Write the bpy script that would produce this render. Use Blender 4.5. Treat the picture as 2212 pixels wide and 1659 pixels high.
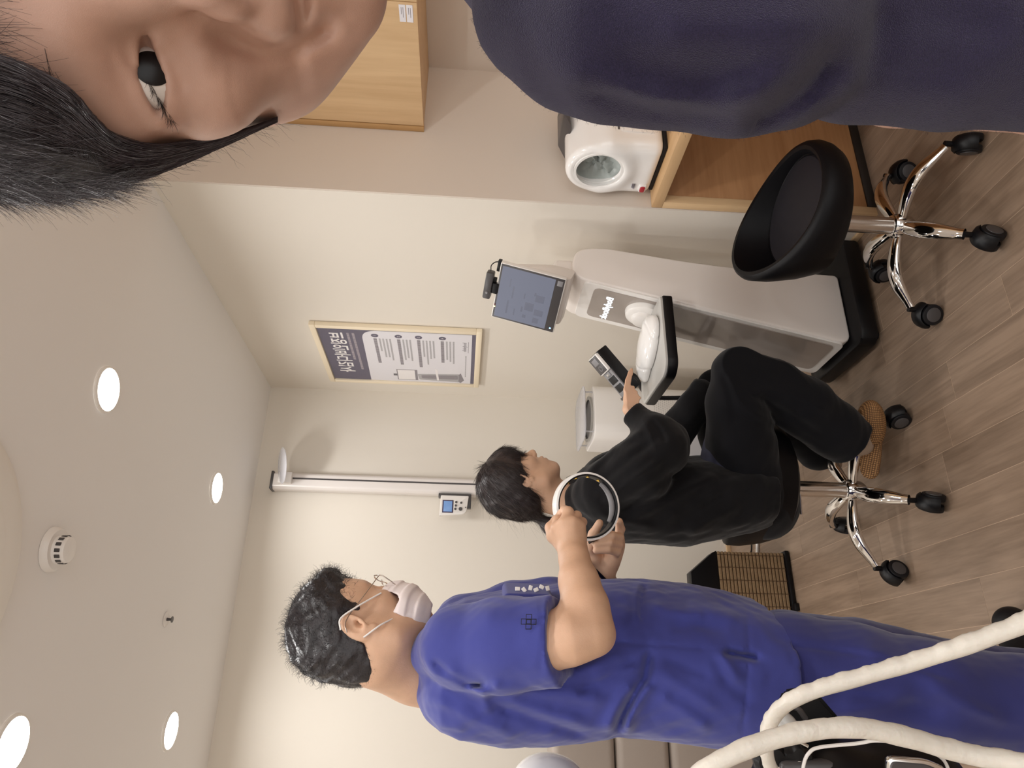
import bpy, bmesh, math, random
import numpy as np
from mathutils import Vector, Matrix
random.seed(7); np.random.seed(7)
PI = math.pi
scene = bpy.context.scene
for o in list(bpy.data.objects): bpy.data.objects.remove(o)
COL = scene.collection

# ------------------------------------------------------------------ camera
F_PX = 1541.9; YAW, PIT, ROL = .4242, -.0589, .0419; H = 1.33
_f = np.array([math.sin(YAW)*math.cos(PIT), math.cos(YAW)*math.cos(PIT), math.sin(PIT)])
_r = np.array([math.cos(YAW), -math.sin(YAW), 0.]); _u = np.cross(_r, _f)
_r, _u = math.cos(ROL)*_r+math.sin(ROL)*_u, -math.sin(ROL)*_r+math.cos(ROL)*_u
CAM = np.array([0, 0, H])
cd = bpy.data.cameras.new('camera'); cam = bpy.data.objects.new('camera', cd); COL.objects.link(cam)
cx, cy, cz = -_u, _r, -_f          # the phone is held on its side: the room's up points to the left of the picture
cam.matrix_world = Matrix(((cx[0], cy[0], cz[0], CAM[0]), (cx[1], cy[1], cz[1], CAM[1]), (cx[2], cy[2], cz[2], CAM[2]), (0, 0, 0, 1)))
cd.sensor_fit = 'HORIZONTAL'; cd.sensor_width = 36; cd.lens = 36*F_PX/2212; cd.clip_start = .02; cd.clip_end = 50
scene.camera = cam
scene.view_settings.view_transform = 'Standard'; scene.view_settings.look = 'None'
scene.view_settings.gamma = 1; scene.view_settings.use_curve_mapping = False
scene.view_settings.exposure = 0.0
w = bpy.data.worlds.new('world'); scene.world = w; w.use_nodes = True
w.node_tree.nodes['Background'].inputs[0].default_value = (1, .985, .96, 1); w.node_tree.nodes['Background'].inputs[1].default_value = 1.75   # ambient fill added to lift the ceiling, entering by the open side behind the camera
scene.cycles.max_bounces = 10; scene.cycles.diffuse_bounces = 6; scene.cycles.glossy_bounces = 4
scene.cycles.use_denoising = True; scene.cycles.sample_clamp_indirect = 4

ZC, XB, YA, YC, XD = 2.37, 1.505, 3.5, 1.88, 2.07     # ceiling, right wall, back wall, face of the niche, wall behind the desk
XL, YR = -1.75, -1.3
LIGHT_W = 4.35
LIGHTS = [(x, y) for x in (.81, -.1, -1.0) for y in (.87, 1.95, 2.97, -.25)]

def ray(x, y): return _f+((1659-y-829.5)/F_PX)*_r-((x-1106)/F_PX)*_u
def at(x, y, d): return Vector(CAM+d*ray(x, y))        # photograph pixel + distance -> point of the room
def onz(x, y, z=0.): k = ray(x, y); return Vector(CAM+k*(z-H)/k[2])
def onx(x, y, X): k = ray(x, y); return Vector(CAM+k*X/k[0])
def ony(x, y, Y): k = ray(x, y); return Vector(CAM+k*Y/k[1])
def lin(c):
    return tuple((v/12.92 if v <= .04045 else ((v+.055)/1.055)**2.4) for v in c)
def rgb(r, g, b): return lin((r/255, g/255, b/255))

# ------------------------------------------------------------------ materials
def mat(name, col, rough=.5, metal=0, spec=.5, bump=0, bscale=200, coat=0, sss=0, var=0, vscale=8, sheen=0, stretch=None, emit=None, estr=0, trans=0, col2=None, alpha=None, sssr=(.01,.004,.002), detail=3, rvar=0):
    m = bpy.data.materials.new(name); m.use_nodes = True; nt = m.node_tree; N = nt.nodes; L = nt.links
    b = N['Principled BSDF']; I = b.inputs
    I['Base Color'].default_value = (*col, 1); I['Roughness'].default_value = rough; I['Metallic'].default_value = metal
    I['Specular IOR Level'].default_value = spec; I['Coat Weight'].default_value = coat
    if sss: I['Subsurface Weight'].default_value = sss; I['Subsurface Radius'].default_value = sssr; I['Subsurface Scale'].default_value = 1
    if sheen: I['Sheen Weight'].default_value = sheen; I['Sheen Roughness'].default_value = .5
    if emit: I['Emission Color'].default_value = (*emit, 1); I['Emission Strength'].default_value = estr
    if trans: I['Transmission Weight'].default_value = trans
    if alpha is not None: I['Alpha'].default_value = alpha
    tc = N.new('ShaderNodeTexCoord'); mp = N.new('ShaderNodeMapping'); L.new(tc.outputs['Object'], mp.inputs[0])
    if stretch: mp.inputs['Scale'].default_value = stretch
    if var or col2:
        n = N.new('ShaderNodeTexNoise'); n.inputs['Scale'].default_value = vscale; n.inputs['Detail'].default_value = detail
        L.new(mp.outputs[0], n.inputs['Vector'])
        r = N.new('ShaderNodeValToRGB'); L.new(n.outputs[0], r.inputs[0])
        c2 = col2 if col2 else tuple(min(1, c*(1+var)) for c in col); c1 = col if col2 else tuple(c*(1-var) for c in col)
        r.color_ramp.elements[0].color = (*c1, 1); r.color_ramp.elements[1].color = (*c2, 1)
        r.color_ramp.elements[0].position = .3; r.color_ramp.elements[1].position = .7
        L.new(r.outputs[0], I['Base Color'])
        if rvar:
            mr = N.new('ShaderNodeMapRange'); mr.inputs['To Min'].default_value = rough-rvar; mr.inputs['To Max'].default_value = rough+rvar
            L.new(n.outputs[0], mr.inputs['Value']); L.new(mr.outputs[0], I['Roughness'])
    if bump:
        n2 = N.new('ShaderNodeTexNoise'); n2.inputs['Scale'].default_value = bscale; n2.inputs['Detail'].default_value = 3
        L.new(mp.outputs[0] if stretch else tc.outputs['Object'], n2.inputs['Vector'])
        bp = N.new('ShaderNodeBump'); bp.inputs['Strength'].default_value = bump; bp.inputs['Distance'].default_value = .002
        L.new(n2.outputs[0], bp.inputs['Height']); L.new(bp.outputs[0], I['Normal'])
    return m

def wood(name, c1, c2, axis='Y', scale=1., rough=.45, dark=None, bump=.05, gscale=1., perobj=False):
    m = bpy.data.materials.new(name); m.use_nodes = True; nt = m.node_tree; N = nt.nodes; L = nt.links
    b = N['Principled BSDF']; b.inputs['Roughness'].default_value = rough
    tc = N.new('ShaderNodeTexCoord'); mp = N.new('ShaderNodeMapping')
    s = [14, 14, 14]; s['XYZ'.index(axis)] = 1.1
    mp.inputs['Scale'].default_value = [v*scale for v in s]
    if perobj:
        oi = N.new('ShaderNodeObjectInfo'); vm = N.new('ShaderNodeVectorMath'); vm.operation = 'MULTIPLY_ADD'
        cb = N.new('ShaderNodeCombineXYZ'); L.new(oi.outputs['Random'], cb.inputs[0]); L.new(oi.outputs['Random'], cb.inputs[1]); L.new(oi.outputs['Random'], cb.inputs[2])
        vm.inputs[1].default_value = (37, 19, 53); L.new(cb.outputs[0], vm.inputs[0]); L.new(tc.outputs['Object'], vm.inputs[2]); L.new(vm.outputs[0], mp.inputs[0])
    else: L.new(tc.outputs['Object'], mp.inputs[0])
    n1 = N.new('ShaderNodeTexNoise'); n1.inputs['Scale'].default_value = 1.2*gscale; n1.inputs['Detail'].default_value = 5; n1.inputs['Distortion'].default_value = 1.6
    L.new(mp.outputs[0], n1.inputs['Vector'])
    n2 = N.new('ShaderNodeTexNoise'); n2.inputs['Scale'].default_value = 9*gscale; n2.inputs['Detail'].default_value = 2
    L.new(mp.outputs[0], n2.inputs['Vector'])
    mx = N.new('ShaderNodeMath'); mx.operation = 'MULTIPLY_ADD'; mx.inputs[1].default_value = .35; L.new(n2.outputs[0], mx.inputs[0])
    ms = N.new('ShaderNodeMath'); ms.operation = 'MULTIPLY'; ms.inputs[1].default_value = .65; L.new(n1.outputs[0], ms.inputs[0]); L.new(ms.outputs[0], mx.inputs[2])
    r = N.new('ShaderNodeValToRGB'); e = r.color_ramp.elements; e[0].position = .36; e[1].position = .62; e[0].color = (*c1, 1); e[1].color = (*c2, 1)
    L.new(mx.outputs[0], r.inputs[0])
    if perobj:
        hs = N.new('ShaderNodeHueSaturation'); mr = N.new('ShaderNodeMapRange'); mr.inputs['To Min'].default_value = .93; mr.inputs['To Max'].default_value = 1.05
        L.new(oi.outputs['Random'], mr.inputs['Value']); L.new(mr.outputs[0], hs.inputs['Value']); L.new(r.outputs[0], hs.inputs['Color']); L.new(hs.outputs[0], b.inputs['Base Color'])
    else: L.new(r.outputs[0], b.inputs['Base Color'])
    bp = N.new('ShaderNodeBump'); bp.inputs['Strength'].default_value = bump; bp.inputs['Distance'].default_value = .002
    L.new(mx.outputs[0], bp.inputs['Height']); L.new(bp.outputs[0], b.inputs['Normal'])
    return m

def weave(name, c1, c2, sc, rough=.75, rot=0.):
    m = bpy.data.materials.new(name); m.use_nodes = True; nt = m.node_tree; N = nt.nodes; L = nt.links; b = N['Principled BSDF']; b.inputs['Roughness'].default_value = rough
    tc = N.new('ShaderNodeTexCoord'); out = []
    for ax in ('X', 'Z'):
        w_ = N.new('ShaderNodeTexWave'); w_.bands_direction = ax; w_.inputs['Scale'].default_value = sc; w_.inputs['Distortion'].default_value = 1.2; w_.inputs['Detail Scale'].default_value = 2
        L.new(tc.outputs['Object'], w_.inputs['Vector']); out.append(w_)
    mx = N.new('ShaderNodeMath'); mx.operation = 'MULTIPLY'; L.new(out[0].outputs['Fac'], mx.inputs[0]); L.new(out[1].outputs['Fac'], mx.inputs[1])
    r = N.new('ShaderNodeValToRGB'); r.color_ramp.elements[0].color = (*c1, 1); r.color_ramp.elements[1].color = (*c2, 1); r.color_ramp.elements[0].position = .05; r.color_ramp.elements[1].position = .5
    L.new(mx.outputs[0], r.inputs[0]); L.new(r.outputs[0], b.inputs['Base Color'])
    bp = N.new('ShaderNodeBump'); bp.inputs['Strength'].default_value = .6; bp.inputs['Distance'].default_value = .002; L.new(mx.outputs[0], bp.inputs['Height']); L.new(bp.outputs[0], b.inputs['Normal'])
    return m
M = {}
M['wall'] = mat('wall_paint', rgb(226, 219, 208), .75, bump=.06, bscale=120)
M['ceil'] = mat('ceiling_paint', rgb(240, 238, 236), .85)
M['taupe'] = mat('taupe_paint', rgb(216, 205, 194), .8, bump=.06, bscale=120)
M['floor_gap'] = mat('floor_joint', rgb(196, 170, 146), .7)  # pale joint colour stands in for light caught on the board edges
M['floor'] = wood('floor_vinyl_oak', rgb(126, 106, 89), rgb(150, 128, 109), 'Y', 1.0, .38, perobj=True, bump=.04, gscale=1.0)
M['trim'] = wood('trim_wood', rgb(196, 164, 126), rgb(214, 182, 144), 'X', 1, .5)
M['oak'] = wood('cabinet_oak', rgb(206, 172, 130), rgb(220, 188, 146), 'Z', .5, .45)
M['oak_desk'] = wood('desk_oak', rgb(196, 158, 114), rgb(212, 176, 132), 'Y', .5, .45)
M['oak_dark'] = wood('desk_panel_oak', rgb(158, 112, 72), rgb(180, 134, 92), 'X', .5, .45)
M['edge'] = mat('cabinet_edge', rgb(190, 150, 100), .5)
M['kick'] = mat('dark_kick', rgb(30, 24, 20), .5)
M['white'] = mat('white_plastic', rgb(236, 232, 228), .3, coat=.1)
M['white_gloss'] = mat('white_gloss_plastic', rgb(240, 238, 236), .12, coat=.5)
M['offwhite'] = mat('offwhite_shell', rgb(232, 224, 218), .35)
M['grey_panel'] = mat('grey_glossy_panel', rgb(160, 150, 143), .12, coat=.6)
M['grey_top'] = mat('light_grey_plastic', rgb(186, 184, 180), .3)
M['mid_grey'] = mat('mid_grey_plastic', rgb(128, 126, 128), .4)
M['dark_grey'] = mat('dark_grey_plastic', rgb(70, 67, 68), .35)
M['black'] = mat('black_plastic', rgb(12, 11, 14), .4, spec=.3)
M['black_sat'] = mat('black_satin_plastic', rgb(18, 17, 21), .5, spec=.3, bump=.1, bscale=600)
M['leather'] = mat('black_leatherette', rgb(11, 10, 13), .45, spec=.2, bump=.12, bscale=500)
M['leather_cush'] = mat('black_leatherette_cushion', rgb(30, 28, 33), .55, spec=.25, bump=.15, bscale=700)
M['chrome'] = mat('chrome', (.82, .8, .78), .06, 1)
M['skin_front'] = mat('skin_front', rgb(186, 148, 130), .40, bump=.12, bscale=2300, sss=.1, sssr=(.008, .003, .002), var=.08, vscale=45)
M['knit'] = mat('navy_knit', rgb(42, 36, 60), .9, spec=.1, bump=.8, bscale=1500, sheen=.15, var=.22, vscale=900)
M['straw'] = weave('woven_straw', rgb(96, 64, 34), rgb(176, 132, 84), 62)
M['chrome_dull'] = mat('brushed_chrome', (.7, .66, .62), .2, 1)
M['alu'] = mat('white_aluminium', rgb(226, 220, 216), .35, .1)
M['cream'] = mat('cream_frame', rgb(240, 226, 200), .5)
M['navy'] = mat('poster_navy', rgb(74, 66, 92), .5, spec=.2)
M['paper'] = mat('poster_paper', rgb(226, 224, 230), .35)
M['ink_grey'] = mat('print_grey', rgb(128, 122, 130), .5)
M['ink_light'] = mat('print_light_grey', rgb(170, 168, 172), .5)
M['ink_white'] = mat('print_white', rgb(240, 236, 236), .5)
M['ink_pale'] = mat('print_pale', rgb(150, 140, 150), .5)
M['ink_dark'] = mat('print_dark', rgb(70, 68, 76), .5)
M['lamp'] = mat('lamp_glow', (1, 1, 1), .5, emit=(1, .97, .9), estr=14)
M['lamp_ring'] = mat('lamp_ring', rgb(238, 234, 228), .5)
M['screen'] = mat('monitor_screen', rgb(60, 62, 70), .5, spec=.1, emit=rgb(136, 139, 155), estr=.62)
M['screen_ink'] = mat('screen_ink', rgb(60, 62, 70), .2, emit=rgb(118, 121, 137), estr=.6)
M['lcd'] = mat('lcd_blue', rgb(60, 90, 130), .2, emit=rgb(130, 160, 205), estr=.6)
M['logo'] = mat('logo_light', (1, 1, 1), .4, emit=(.75, .9, 1), estr=2.0)
M['led_blue'] = mat('led_blue', (.1, .3, 1), .4, emit=(.2, .45, 1), estr=5)
M['led_yellow'] = mat('led_yellow', (1, .9, .3), .4, emit=(1, .9, .4), estr=2)
M['red'] = mat('red_button', rgb(170, 40, 52), .35)
M['red_ink'] = mat('red_led', rgb(120, 50, 50), .35)
M['liner'] = mat('grey_fabric_liner', rgb(160, 167, 164), .35, bump=.5, bscale=25, var=.12, vscale=18)
M['rattan'] = mat('rattan_weave', rgb(142, 116, 86), .7, bump=.6, bscale=300, var=.16, vscale=120)
M['rattan_dark'] = mat('rattan_dark_cord', rgb(84, 60, 36), .8)  # dark brown of the cords that bind the slats
M['pad'] = mat('taupe_upholstery', rgb(158, 146, 136), .55, bump=.1, bscale=350)
M['tube'] = mat('white_silicone_sleeve', rgb(212, 205, 194), .4, bump=1, bscale=70, sss=.1)
M['clear'] = mat('clear_plastic', rgb(214, 214, 220), .15, alpha=.55)
M['glass'] = mat('clear_glass', (1, 1, 1), .05, alpha=.05)
M['gold'] = mat('gold_electrode', rgb(230, 190, 80), .25, 1)
M['steel_trim'] = mat('steel_trim', (.75, .73, .7), .18, 1)

# ------------------------------------------------------------------ mesh helpers
def tag(o, label=None, cat=None, group=None, kind=None):
    if label: o['label'] = label
    if cat: o['category'] = cat
    if group: o['group'] = group
    if kind: o['kind'] = kind
    return o
def empty(name, loc=(0, 0, 0), label=None, cat=None, group=None, rz=0):
    o = bpy.data.objects.new(name, None); COL.objects.link(o); o.location = loc; o.rotation_euler = (0, 0, rz); o.empty_display_size = .05
    return tag(o, label, cat, group)
def link(name, me, m=None, parent=None, smooth=True):
    o = bpy.data.objects.new(name, me); COL.objects.link(o)
    if m is not None: me.materials.append(m)
    if smooth and len(me.polygons): me.polygons.foreach_set('use_smooth', [True]*len(me.polygons))
    if parent is not None:
        o.parent = parent
        o.matrix_parent_inverse = Matrix.Identity(4)
    return o
def world_child(o, parent):
    """parent a world-space mesh to an (unrotated or rotated) empty without moving it"""
    pm = world_matrix(parent)
    o.data.transform(pm.inverted()); o.parent = parent
    return o
def world_matrix(o):
    m = Matrix.LocRotScale(o.location, o.rotation_euler, o.scale)
    return world_matrix(o.parent) @ m if o.parent else m
def bm_obj(name, bm, m, parent=None, smooth=True, auto=True):
    me = bpy.data.meshes.new(name); bm.normal_update(); bm.to_mesh(me); bm.free()
    o = link(name, me, m, None, smooth)
    if smooth and auto: me.set_sharp_from_angle(angle=math.radians(38))
    if parent is not None: world_child(o, parent)
    return o
def box_bm(bm, lo, hi, bev=0, seg=2, mtx=None):
    lo = Vector(lo); hi = Vector(hi); c = (lo+hi)/2; s = hi-lo
    r = bmesh.ops.create_cube(bm, size=1.0); vs = r['verts']
    for v in vs: v.co = Vector((v.co.x*s.x, v.co.y*s.y, v.co.z*s.z))+c
    if bev:
        es = list({e for v in vs for e in v.link_edges})
        rr = bmesh.ops.bevel(bm, geom=es, offset=min(bev, min(s)*.49), segments=seg, affect='EDGES', profile=.5)
        vs = list({v for f in rr['faces'] for v in f.verts} | {v for v in vs if v.is_valid})
    if mtx is not None:
        for v in vs: v.co = mtx @ v.co
    return vs
def box(name, lo, hi, m, parent=None, bev=0.003, seg=2, mtx=None):
    bm = bmesh.new(); box_bm(bm, lo, hi, bev, seg, mtx); return bm_obj(name, bm, m, parent)
def prism(name, pts, axis, a, b, m, parent=None, bev=0.0, seg=2, mtx=None):
    """polygon pts (2-D) extruded along axis from a to b"""
    bm = bmesh.new(); vs = []
    for (p, q) in pts:
        co = {'x': (a, p, q), 'y': (p, a, q), 'z': (p, q, a)}[axis]; vs.append(bm.verts.new(co))
    f = bm.faces.new(vs); r = bmesh.ops.extrude_face_region(bm, geom=[f]); nv = [g for g in r['geom'] if isinstance(g, bmesh.types.BMVert)]
    d = {'x': Vector((b-a, 0, 0)), 'y': Vector((0, b-a, 0)), 'z': Vector((0, 0, b-a))}[axis]
    for v in nv: v.co += d
    bmesh.ops.recalc_face_normals(bm, faces=bm.faces)
    if bev: bmesh.ops.bevel(bm, geom=[e for e in bm.edges if e.calc_face_angle(0) > .3], offset=bev, segments=seg, affect='EDGES', profile=.5)
    if mtx is not None: bmesh.ops.transform(bm, matrix=mtx, verts=bm.verts)
    return bm_obj(name, bm, m, parent)
def roundpoly(pts, rad, n=5):
    out = []; k = len(pts)
    for i in range(k):
        p0, p1, p2 = Vector(pts[i-1]), Vector(pts[i]), Vector(pts[(i+1) % k])
        r = rad[i] if isinstance(rad, (list, tuple)) else rad
        if r <= 0: out.append(tuple(p1)); continue
        d0 = (p0-p1); d2 = (p2-p1); r = min(r, d0.length*.48, d2.length*.48); a = p1+d0.normalized()*r; c = p1+d2.normalized()*r
        for j in range(n+1):
            t = j/n; out.append(tuple((1-t)**2*a+2*t*(1-t)*p1+t*t*c))
    return out
def frame_to(p0, p1, up=(0, 0, 1)):
    z = (Vector(p1)-Vector(p0)).normalized(); u = Vector(up)
    if abs(z.dot(u)) > .98: u = Vector((1, 0, 0))
    x = u.cross(z).normalized(); y = z.cross(x)
    return Matrix(((x.x, y.x, z.x, p0[0]), (x.y, y.y, z.y, p0[1]), (x.z, y.z, z.z, p0[2]), (0, 0, 0, 1)))
def cyl_bm(bm, p0, p1, r0, r1=None, n=24, bev=0):
    r1 = r0 if r1 is None else r1; L = (Vector(p1)-Vector(p0)).length
    r = bmesh.ops.create_cone(bm, cap_ends=True, segments=n, radius1=r0, radius2=r1, depth=L)
    T = frame_to(p0, p1) @ Matrix.Translation((0, 0, L/2))
    if bev:
        es = [e for e in {e for v in r['verts'] for e in v.link_edges} if e.calc_face_angle(0) > .8]
        rr = bmesh.ops.bevel(bm, geom=es, offset=bev, segments=2, affect='EDGES', profile=.5)
        vs = list({v for f in rr['faces'] for v in f.verts} | {v for v in r['verts'] if v.is_valid})
        more = set(vs)
        for v in vs:
            for e in v.link_edges: more.add(e.other_vert(v))
        vs = list(more)
    else: vs = r['verts']
    bmesh.ops.transform(bm, matrix=T, verts=vs)
def cyl(name, p0, p1, r0, m, parent=None, r1=None, n=24, bev=0):
    bm = bmesh.new(); cyl_bm(bm, p0, p1, r0, r1, n, bev); return bm_obj(name, bm, m, parent)
def lathe(name, prof, m, parent=None, c=(0, 0, 0), n=40, axis=None, fn=None):
    """prof: list of (r, z); axis: matrix placing the lathe"""
    bm = bmesh.new(); rings = []
    for (r, z) in prof:
        ring = []
        for i in range(n):
            a = 2*PI*i/n; co = Vector((r*math.cos(a), r*math.sin(a), z))
            if fn: co = fn(co, a, r, z)
            ring.append(bm.verts.new(co))
        rings.append(ring)
    for A, B in zip(rings, rings[1:]):
        for i in range(n): bm.faces.new((A[i], A[(i+1) % n], B[(i+1) % n], B[i]))
    for ring, rev, rr in ((rings[0], True, prof[0][0]), (rings[-1], False, prof[-1][0])):
        if rr < .003: bm.faces.new(ring[::-1] if rev else ring)
    bmesh.ops.remove_doubles(bm, verts=bm.verts, dist=1e-6)
    bmesh.ops.recalc_face_normals(bm, faces=bm.faces)
    T = (axis if axis is not None else Matrix.Translation(c)); bmesh.ops.transform(bm, matrix=T, verts=bm.verts)
    return bm_obj(name, bm, m, parent)
def catmull(pts, per=8):
    P = [Vector(p) for p in pts]; P = [P[0]*2-P[1]]+P+[P[-1]*2-P[-2]]; out = []
    for i in range(1, len(P)-2):
        for j in range(per):
            t = j/per; a, b, c, d = P[i-1], P[i], P[i+1], P[i+2]
            out.append(.5*((2*b)+(c-a)*t+(2*a-5*b+4*c-d)*t*t+(3*b-a-3*c+d)*t**3))
    out.append(P[-2]); return out
def tube_bm(bm, pts, rad, n=10, flat=1.0, up=(0, 0, 1), wob=None):
    rings = []; k = len(pts); prevx = None
    for i, p in enumerate(pts):
        t = (Vector(pts[min(i+1, k-1)])-Vector(pts[max(i-1, 0)])).normalized()
        if prevx is None:
            u = Vector(up)
            if abs(t.dot(u)) > .95: u = Vector((1, 0, 0))
            x = u.cross(t).normalized()
        else: x = (prevx-t*prevx.dot(t)).normalized()
        prevx = x; y = t.cross(x)
        r = rad(i/(k-1)) if callable(rad) else (rad[i] if isinstance(rad, (list, tuple)) else rad)
        ring = []
        for j in range(n):
            a = 2*PI*j/n; rr = r*(wob(i, a) if wob else 1)
            ring.append(bm.verts.new(Vector(p)+x*math.cos(a)*rr+y*math.sin(a)*rr*flat))
        rings.append(ring)
    for A, B in zip(rings, rings[1:]):
        for j in range(n): bm.faces.new((A[j], A[(j+1) % n], B[(j+1) % n], B[j]))
    bm.faces.new(rings[0][::-1]); bm.faces.new(rings[-1])
def tube(name, pts, rad, m, parent=None, n=10, smooth_path=True, per=8, flat=1.0, up=(0, 0, 1), wob=None):
    bm = bmesh.new(); P = catmull(pts, per) if smooth_path else [Vector(p) for p in pts]
    tube_bm(bm, P, rad, n, flat, up, wob); bmesh.ops.recalc_face_normals(bm, faces=bm.faces); return bm_obj(name, bm, m, parent)
def text(name, s, size, m, parent, T, ext=.0004, align='LEFT', bold=0):
    cu = bpy.data.curves.new(name, 'FONT'); cu.body = s; cu.size = size; cu.extrude = ext; cu.align_x = align; cu.offset = bold; cu.resolution_u = 3
    ob = bpy.data.objects.new('tmp', cu); COL.objects.link(ob)
    dg = bpy.context.evaluated_depsgraph_get(); me = bpy.data.meshes.new_from_object(ob.evaluated_get(dg))
    bpy.data.objects.remove(ob); me.transform(T); me.materials.clear(); me.name = name
    o = link(name, me, m, None, False)
    if parent is not None: world_child(o, parent)
    return o
def copy_tree(o, parent=None, label=None):
    c = o.copy(); COL.objects.link(c); c.parent = parent
    if parent is None and label: c['label'] = label
    for ch in [q for q in bpy.data.objects if q.parent == o]: copy_tree(ch, c)
    return c
def axes(o, x, y, z):
    return Matrix(((x[0], y[0], z[0], o[0]), (x[1], y[1], z[1], o[1]), (x[2], y[2], z[2], o[2]), (0, 0, 0, 1)))

# ------------------------------------------------------------------ SDF modelling (numpy field -> polygons)
import openvdb
class Field:
    def __init__(s, lo, hi, vox):
        s.lo = np.array(lo, np.float32); s.v = vox; s.n = np.ceil((np.array(hi)-lo)/vox).astype(int)+1
        s.d = np.full(s.n, .5, np.float32)
    def region(s, lo, hi):
        a = np.clip(np.floor((np.array(lo)-s.lo)/s.v).astype(int), 0, s.n); b = np.clip(np.ceil((np.array(hi)-s.lo)/s.v).astype(int)+1, 0, s.n)
        if (b <= a).any(): return None
        ax = [s.lo[i]+s.v*np.arange(a[i], b[i], dtype=np.float32) for i in range(3)]
        X = np.stack(np.meshgrid(*ax, indexing='ij'), -1)
        return tuple(slice(a[i], b[i]) for i in range(3)), X
    def comb(s, sl, d, k, op):
        o = s.d[sl]
        if op == 'u':
            if k > 0: h = np.maximum(k-np.abs(o-d), 0)/k; r = np.minimum(o, d)-h*h*k*.25
            else: r = np.minimum(o, d)
        elif op == 's':
            d = -d
            if k > 0: h = np.maximum(k-np.abs(o-d), 0)/k; r = np.maximum(o, d)+h*h*k*.25
            else: r = np.maximum(o, d)
        elif op == 'i':
            if k > 0: h = np.maximum(k-np.abs(o-d), 0)/k; r = np.maximum(o, d)+h*h*k*.25
            else: r = np.maximum(o, d)
        s.d[sl] = r
    def cone(s, a, b, ra, rb, k=.01, op='u', squash=None):
        """tapered capsule; squash=(dir, f) flattens it along dir"""
        a = np.array(a, np.float32); b = np.array(b, np.float32); R = max(ra, rb)+k+.02
        if squash is not None: R += max(ra, rb)*max(0, 1/ squash[1]-1)*0
        rg = s.region(np.minimum(a, b)-R*1.3, np.maximum(a, b)+R*1.3)
        if rg is None: return
        sl, X = rg; ab = b-a; L2 = max(float(ab@ab), 1e-12)
        t = np.clip(((X-a)@ab)/L2, 0, 1); Q = X-a-t[..., None]*ab
        if squash is not None:
            n = np.array(squash[0], np.float32); n /= np.linalg.norm(n); c = Q@n; Q = Q+(c*(1/squash[1]-1))[..., None]*n
        d = np.sqrt((Q*Q).sum(-1))-(ra+(rb-ra)*t)
        if squash is not None: d = d*min(1, squash[1]*.5+.5)
        s.comb(sl, d.astype(np.float32), k, op)
    def chain(s, pts, rs, k=.01, op='u', squash=None):
        for i in range(len(pts)-1): s.cone(pts[i], pts[i+1], rs[i], rs[i+1], k, op, squash)
    def ell(s, c, r, ax=None, k=.01, op='u'):
        """ellipsoid; r = 3 radii; ax = 3 unit axes (rows)"""
        c = np.array(c, np.float32); r = np.array(r, np.float32); R = float(r.max())+k+.01
        rg = s.region(c-R, c+R)
        if rg is None: return
        sl, X = rg; Q = X-c
        if ax is not None: Q = Q@np.array(ax, np.float32).T
        k0 = np.sqrt(((Q/r)**2).sum(-1)); k1 = np.sqrt(((Q/(r*r))**2).sum(-1))+1e-9
        s.comb(sl, (k0*(k0-1)/k1).astype(np.float32), k, op)
    def rbox(s, c, h, rad, ax=None, k=0, op='u'):
        c = np.array(c, np.float32); h = np.array(h, np.float32); R = float(np.linalg.norm(h))+k+.01
        rg = s.region(c-R, c+R)
        if rg is None: return
        sl, X = rg; Q = X-c
        if ax is not None: Q = Q@np.array(ax, np.float32).T
        q = np.abs(Q)-(h-rad); d = np.sqrt((np.maximum(q, 0)**2).sum(-1))+np.minimum(q.max(-1), 0)-rad
        s.comb(sl, d.astype(np.float32), k, op)
    def plane(s, p, n, k=0, op='i', lo=None, hi=None):
        """keep the side n points away from (d = (X-p).n)"""
        n = np.array(n, np.float32); n /= np.linalg.norm(n); p = np.array(p, np.float32)
        rg = s.region(s.lo if lo is None else lo, s.lo+s.n*s.v if hi is None else hi)
        sl, X = rg; s.comb(sl, ((X-p)@n).astype(np.float32), k, op)
    def disp(s, fn, lo=None, hi=None):
        rg = s.region(s.lo if lo is None else lo, s.lo+s.n*s.v if hi is None else hi); sl, X = rg
        D = s.d[sl]; m = np.abs(D) < .035; D[m] += fn(X[m]).astype(np.float32)
    def mesh(s, name, m, parent=None, smooth_it=1, sm=.5):
        s.d[0], s.d[-1] = .1, .1; s.d[:, 0], s.d[:, -1] = .1, .1; s.d[:, :, 0], s.d[:, :, -1] = .1, .1
        g = openvdb.FloatGrid(); g.background = .5; g.copyFromArray(s.d)
        P, T, Qd = g.convertToPolygons(isovalue=0.0, adaptivity=0.0)
        P = P*s.v+s.lo
        me = bpy.data.meshes.new(name)
        faces = Qd[:, ::-1] if len(Qd) else np.zeros((0, 4), int)
        if smooth_it and len(P):
            e = np.concatenate([faces[:, [0, 1]], faces[:, [1, 2]], faces[:, [2, 3]], faces[:, [3, 0]]])
            for _ in range(smooth_it):
                acc = np.zeros_like(P); cnt = np.zeros(len(P))
                for q in range(3): acc[:, q] = np.bincount(e[:, 0], P[e[:, 1], q], len(P))+np.bincount(e[:, 1], P[e[:, 0], q], len(P))
                cnt = np.bincount(e[:, 0], None, len(P))+np.bincount(e[:, 1], None, len(P))
                P = P*(1-sm)+sm*acc/np.maximum(cnt, 1)[:, None]
        me.vertices.add(len(P)); me.vertices.foreach_set('co', P.astype(np.float32).ravel())
        me.loops.add(len(faces)*4); me.loops.foreach_set('vertex_index', faces.astype(np.int32).ravel())
        me.polygons.add(len(faces)); me.polygons.foreach_set('loop_start', np.arange(0, len(faces)*4, 4, dtype=np.int32))
        me.update(calc_edges=True); me.validate()
        o = link(name, me, m, None, True)
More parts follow.
